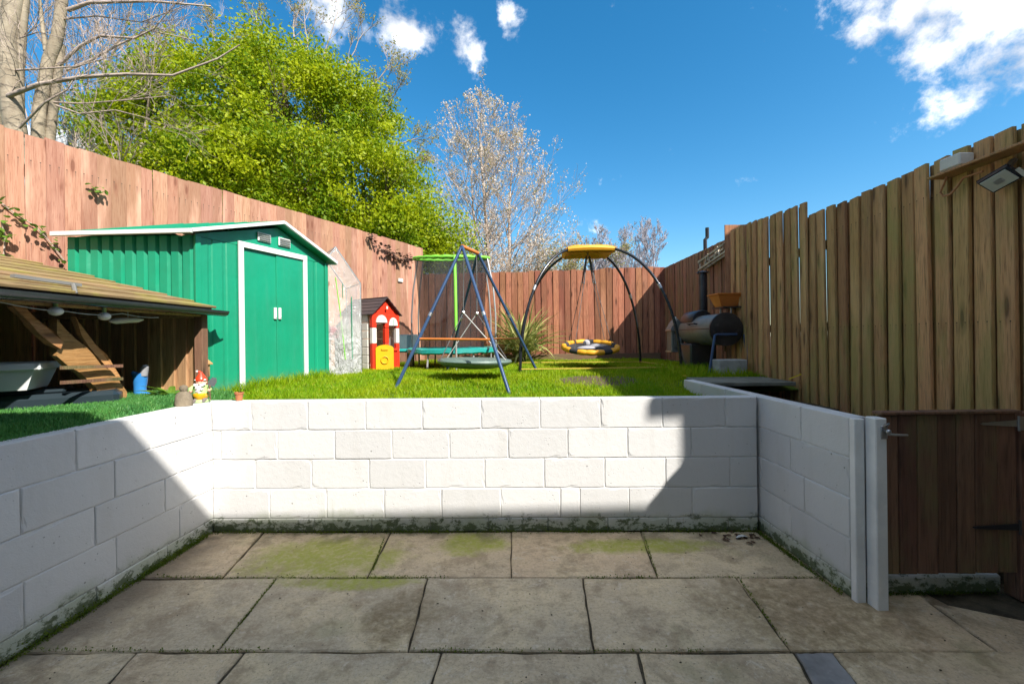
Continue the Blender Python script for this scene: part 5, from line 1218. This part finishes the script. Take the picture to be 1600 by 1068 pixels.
# bare pale-barked trees at the left edge
def px_path(pts): return [at(*p) for p in pts]
def bare(label, trunks, branches, loc, seed, m='palebark', twig=True):
    t = thing('bare_tree', label, 'tree', loc, 0, 'bare pale trees behind the left fence'); T = Tree(seed); B = Tree(seed+50)
    for P_, r0, r1 in trunks: T.path(px_path(P_), r0, r1, 10)
    for P_, r0, r1, nk in branches:
        Q = px_path(P_); B.path(Q, r0, r1, 6)
        for _ in range(nk):
            i = B.r.randrange(len(Q)-1); u = B.r.random(); p = Q[i].lerp(Q[i+1], u); d = (Q[i+1]-Q[i]).normalized()+Vector((B.r.uniform(-.8, .8), B.r.uniform(-.8, .8), B.r.uniform(-.3, 1.0)))
            B.grow(p, d, B.r.uniform(.5, 1.3), max(.007, r1*.8), 2, 4, .04, .3, (2, 4), (.5, .75), (.4, .9), .0028)
    T.build('trunk', M[m], t); B.build('branches', M['twig'], t); return t
bare('pale double trunked bare tree cut off by the left edge of the photo', [([(32, 260, 7), (14, 130, 7), (12, 60, 7), (26, -30, 7), (34, -120, 7)], .145, .10), ([(28, 220, 7.1), (28, 120, 7.1), (34, 40, 7.1), (44, -60, 7.1)], .085, .06), ([(-10, 200, 7.2), (-6, 100, 7.2), (2, -30, 7.2)], .12, .08)],
     [([(13, 150, 6.9), (60, 132, 6.8), (130, 120, 6.8), (200, 116, 6.8), (270, 118, 6.9), (340, 92, 7.0), (375, 70, 7.0)], 0.038, 0.0084, 9), ([(20, 110, 7), (60, 108, 6.9), (120, 104, 6.9), (190, 84, 6.9)], 0.017, 0.0056, 6), ([(30, 60, 7), (60, 50, 7), (100, 60, 7)], 0.011, 0.0042, 4), ([(30, 200, 6.9), (70, 160, 6.8), (105, 140, 6.8), (124, 110, 6.8)], 0.022, 0.0070, 4)], (-8.1, 7, 1.0), 11)
bare('pale forked bare tree behind the left fence with long drooping branches', [([(58, 260, 7.6), (62, 170, 7.6), (76, 95, 7.6), (90, 56, 7.6), (97, 0, 7.6), (104, -80, 7.6)], .10, .075), ([(74, 260, 7.7), (82, 180, 7.7), (92, 105, 7.7), (97, 70, 7.7)], .075, .05), ([(72, 80, 7.6), (66, 40, 7.6), (60, -20, 7.6)], .04, .02)],
     [([(92, 102, 7.5), (125, 72, 7.5), (157, 56, 7.4), (210, 60, 7.4), (240, 45, 7.4), (262, 20, 7.4)], 0.030, 0.0084, 9), ([(104, 110, 7.5), (140, 95, 7.5), (185, 70, 7.5), (235, 48, 7.5), (300, 62, 7.5)], 0.026, 0.0070, 9), ([(106, 16, 7.5), (140, 4, 7.5), (235, 2, 7.4), (330, 10, 7.5)], 0.038, 0.0105, 10), ([(84, 160, 7.5), (130, 162, 7.5), (215, 155, 7.5), (260, 150, 7.5)], 0.017, 0.0056, 7), ([(88, 165, 7.5), (125, 178, 7.5), (180, 172, 7.5), (235, 186, 7.6)], 0.019, 0.0056, 7), ([(100, 30, 7.6), (150, 25, 7.6), (220, 35, 7.6), (300, 5, 7.6)], 0.015, 0.0056, 8)], (-8.5, 7.6, 1.0), 23)
# thinner bare trees further back
for i, (bx, Yd, lab, sd_) in enumerate(((205, 10.0, 'thin bare tree between the palisade and the big green tree', 41), (150, 11.0, 'slim bare tree in front of the palisade fence', 57), (285, 13.5, 'tall bare tree rising behind the top left of the green crown', 63), (120, 12.5, 'crooked bare sapling farthest behind the left fence', 77))):
    b0 = at(bx-10, 240, Yd); b0.z = .95; t = thing('bare_tree', lab, 'tree', b0, 0, 'bare pale trees behind the left fence'); T = Tree(sd_)
    T.grow(b0, (.08, 0, 1), 6.5+i*.9, .10, 0, 3, .07, .12, (9, 12), (.32, .5), (.4, .85), .0045); T.build('branches', M['twig'], t)
# grey steel palisade beyond
pf = thing('palisade_fence', 'grey steel palisade fence beyond the left boundary seen between the trunks', 'fence', (-9.5, 9.3, 1.0))
pa, pb_ = at(60, 205, 9.0), at(230, 215, 10.4); pa.z = pb_.z = 0
for i in range(30):
    p = pa.lerp(pb_, (i-6)/22); zt_ = 1.48+(534-172)*9.3/650+i*.015-.55
    me_k = MB(); me_k.prism([(-.035, 0), (.035, 0), (.035, zt_-1.25), (.0, zt_-1.0), (-.035, zt_-1.25)], (.02, .03, 0), (p.x, p.y, 1.0), (.8, .6, 0)); me_k.build('pale', M['palisade'], pf)
for z in (2.0, 5.2): MB().bar(Vector((*pa.lerp(pb_, -.27).xy, z))+Vector((.02, .05, 0)), Vector((*pa.lerp(pb_, 1.1).xy, z))+Vector((.02, .05, 0)), .05, .06).build('rail', M['palisade'], pf)

# blossom tree
bl = thing('blossom_tree', 'tall airy blossoming tree standing behind the back fence', 'tree', (-.6, 16, 1.0)); T = Tree(17)
for lean, px, L, rad in ((-.06, 752, 8.2, .10), (.0, 768, 9.3, .11), (.07, 792, 8.4, .10)):
    b0 = at(px, 440, 16); b0.z = .95; rr0 = T.r; P = [b0]; d = Vector((lean, rr0.uniform(-.05, .05), 1)).normalized(); n = 10
    for i in range(n): d = (d+Vector((rr0.uniform(-.05, .05), rr0.uniform(-.05, .05), .08))).normalized(); P.append(P[-1]+d*(L/n))
    T.tube(P, [rad*(1-.9*i/n) for i in range(n+1)], 6); T.tips.append((P[-1], d, 1))
    for q in range(34):
        t = .16+.82*q/34; i = int(t*n); p = P[i].lerp(P[i+1], t*n-i); a = q*2.4+rr0.uniform(-.4, .4); up_ = .42+.8*t
        ln = (4.6*(1-t)**.75*(.5+.5*min(1, t/.25))+.5)*rr0.uniform(.75, 1.1)
        T.grow(p, (math.cos(a), math.sin(a)*.8, up_), ln, .024*(1-t)+.010, 2, 4, .09, .10, (5, 6), (.28, .5), (.35, .7), .0045)
T.build('branches', M['twig'], bl)
tp = np.array([p for p, d, l in T.tips]); g = np.random.default_rng(14); tp = tp[tp[:, 2] > 1.8]
fl_ = np.repeat(tp, 6, 0)+g.normal(0, .07, (len(tp)*6, 3)); fl_ = fl_[g.permutation(len(fl_))[:15000]]
cut = int(len(fl_)*.78)
cards('blossom', M['blossom'], fl_[:cut], np.tile([0, -.3, .4], (cut, 1)), .06, bl, 15, .9)
cards('young_leaves', M['budleaf'], fl_[cut:], np.tile([0, -.3, .4], (len(fl_)-cut, 1)), .07, bl, 16)
def bush(name, lab, c, sp, n, m, seed, size, cat='shrub', mt='twig'):
    t = thing(name, lab, cat, (c.x, c.y, 1.0)); T = Tree(seed)
    for _ in range(6): T.grow((c.x+T.r.uniform(-.3, .3)*sp[0], c.y+T.r.uniform(-.3, .3), .95), (T.r.uniform(-.5, .5), T.r.uniform(-.2, .2), 1), (c.z+sp[2])*.62, .05, 0, 3, .05, .15, (6, 8), (.35, .5), (.4, .9), .006)
    T.build('stems', M[mt], t); g = np.random.default_rng(seed); tp = np.array([p for p, d, l in T.tips]); tp = tp[tp[:, 2] > 2.2]; k_ = max(1, n//len(tp)); q = np.repeat(tp, k_, 0)+g.normal(0, .12, (len(tp)*k_, 3)); cards('foliage', m, q, np.tile([0, -.3, .4], (len(q), 1)), size, t, seed); return t
bush('budding_shrub', 'pale budding shrub behind the back fence under the blossom tree', at(800, 395, 15), (2.2, 1, .9), 9000, M['blossom'], 71, .06)
bush('budding_shrub', 'yellowish budding shrub behind the back fence left of the dome swing pad', at(880, 400, 14), (1.5, 1, .5), 6000, M['budleaf'], 73, .06)
bush('budding_shrub', 'brownish budding shrub showing between green tree and trampoline ring', at(720, 370, 15.5), (1.6, 1, 1.2), 7000, M['blossom'], 79, .06)
for lab, px, py, Yd, L, sd_ in (('grey leafless tree in the distance right of the dome swing', 1000, 345, 32, 5.6, 91), ('smaller leafless tree in the distance behind the yellow swing pad', 935, 372, 30, 4.6, 93), ('far leafless tree touching the blossom tree on its right', 960, 365, 36, 5.0, 95)):
    b0 = at(px, 440, Yd); b0.z = 2.0; t = thing('distant_tree', lab, 'tree', b0, 0, 'leafless trees in the distance'); T = Tree(sd_)
    for q in range(3): T.grow(b0+Vector((q*.5-.5, 0, -1.2)), (q*.12-.12, 0, 1), (at(px, py, Yd).z-1)*.86, .12, 0, 4, .10, .10, (6, 8), (.34, .48), (.35, .7), .009)
    T.build('branches', M['fargrey'], t)

# ------------------------------------------------------------------ grass, moss, small litter
n = 150000; X = rng.uniform(-2.9, 3.0, n); Y = 3.36+(9.1-3.36)*rng.random(n)**1.25; keep = np.ones(n, bool)
def incl(poly):
    c = np.zeros(n, bool); j = len(poly)-1
    for i in range(len(poly)):
        xi, yi = poly[i]; xj, yj = poly[j]; c ^= ((yi > Y) != (yj > Y)) & (X < (xj-xi)*(Y-yi)/(yj-yi+1e-9)+xi); j = i
    return c
keep &= ~incl([SL, SN, SR_, SB]); keep &= ~incl([GL, GR, GR+gb, GL+gb]); keep &= ~((X > 1.83) & (X < 1.99) & (Y < 4.52)); keep &= ~((X > 1.9) & (Y < 4.84)); keep &= X > (-1.9-.515*(9.2-Y)); keep &= ~((X < -2.2) & (Y < 3.8))
bare_d = np.hypot((X-.97)/.5, (Y-4.8)/.42)+rng.normal(0, .12, n); keep &= (bare_d > 1) | (rng.random(n) < .12); keep &= ~((Y > 8.7) & (X > .9) & (rng.random(n) < .8)); keep &= (np.hypot((X+1.75)/.5, (Y-5.9)/.3) > 1) | (rng.random(n) < .4)
XY = np.stack([X, Y], 1)[keep]; Zg = lawn_z(XY[:, 0], XY[:, 1])-.004
gr = blades('lawn_grass', M['grass'], XY, Zg, .025, .06, .008, .8, 5)
# longer weedy tufts by the shed, greenhouse and wall top
n2 = 5200; t_ = rng.random(n2); wx = np.concatenate([-2.2+t_[:1600]*.75, SN.x+(SR_.x-SN.x)*t_[1600:3000]+.07+rng.normal(0, .06, 1400), 1.95+rng.random(2200)*.95]); wy = np.concatenate([3.40+rng.random(1600)*.25, SN.y+(SR_.y-SN.y)*t_[1600:3000]-.05, 4.85+rng.random(2200)*1.2])
Wz = lawn_z(wx, wy)-.01; blades('weeds', M['grass'], np.stack([wx, wy], 1), Wz, .06, .15, .010, .9, 8)
def moss_line(pts, n, spread, zmax, seed):
    g = np.random.default_rng(seed); P_ = np.array(pts); seg_ = np.linalg.norm(np.diff(P_, axis=0), axis=1); cs = np.concatenate([[0], np.cumsum(seg_)]); s = g.random(n)*cs[-1]; i = np.clip(np.searchsorted(cs, s)-1, 0, len(seg_)-1); u = (s-cs[i])/seg_[i]
    q = P_[i]+(P_[i+1]-P_[i])*u[:, None]; dens = .5+.5*np.sin(s*7)*np.sin(s*2.3+1); k_ = g.random(n) < np.clip(dens*1.3, .1, 1); q = q[k_]; return q+np.abs(g.normal(0, 1, q.shape))*np.array([spread[0], spread[1], zmax])
mm = np.concatenate([moss_line([(-2.375, 1.3, 0), (-2.352, 3.2, 0)], 9000, (.016, .004, .018), .018, 1), moss_line([(-2.34, 3.235, 0), (1.84, 3.148, 0)], 5000, (.004, -.014, .010), .012, 2), moss_line([(1.84, 3.12, 0), (1.868, 2.36, 0)], 2600, (-.012, .004, .010), .012, 3), moss_line([(2.03, 2.37, 0), (2.75, 2.37, 0)], 900, (.004, -.01, .012), .012, 4)])
jl = []
for (a_, c_, n_) in (((240, 902), (700, 902), 900), ((900, 902), (1280, 903), 500), ((60, 1017), (420, 1017), 500), ((640, 1017), (1100, 1017), 500), ((600, 840), (580, 895), 250), ((430, 905), (345, 1012), 350), ((1005, 835), (1026, 898), 250), ((1155, 906), (1230, 1010), 250)):
    jl.append(moss_line([tuple(atz(*a_, 0))[:2]+(-.006,), tuple(atz(*c_, 0))[:2]+(-.006,)], n_, (.003, .003, .006), .01, n_+len(jl)))
mm = np.concatenate([mm]+jl)
g = np.random.default_rng(9); a = g.normal(size=(len(mm), 3)); a /= np.linalg.norm(a, axis=1)[:, None]; b2 = g.normal(size=(len(mm), 3)); b2 /= np.linalg.norm(b2, axis=1)[:, None]; L = g.uniform(.006, .014, len(mm))[:, None]
V = np.stack([mm-a*L*.5, mm+a*L*.5, mm+b2*L*.6+np.array([0, 0, .004])], 1).reshape(-1, 3); stuff(link('moss', mesh_np('moss', V, np.arange(len(V)).reshape(-1, 3), M['moss'])))
k = MB(); r_ = random.Random(6)
for i in range(240):
    p = (r_.uniform(-2.2, 2.4), r_.uniform(1.2, 3.1), .006); s_ = r_.choice((.002, .0025, .003, .0045)); k.ball(p, (s_*r_.uniform(.8, 1.6), s_, s_*.5), 6)
stuff(k.build('grit', M['joint'], None))
k = MB()
for i in range(26):
    p = Vector((1.66+r_.gauss(0, .11), 3.06+r_.gauss(0, .04), .008)); a = r_.uniform(0, 6.3); leaf_strip(k, p, (math.cos(a), math.sin(a), r_.uniform(0, .5)), r_.uniform(.03, .06), .025, .6, 3, .2)
stuff(k.build('leaf_litter', M['dryivy'], None))
k = MB(); leaf_strip(k, Vector((1.62, 3.03, .012)), (.9, .2, .25), .11, .03, .6, 4, .3); tag(k.build('plastic_scrap', M['tub'], None), 'pale scrap of plastic lying in the corner by the back wall', 'scrap')
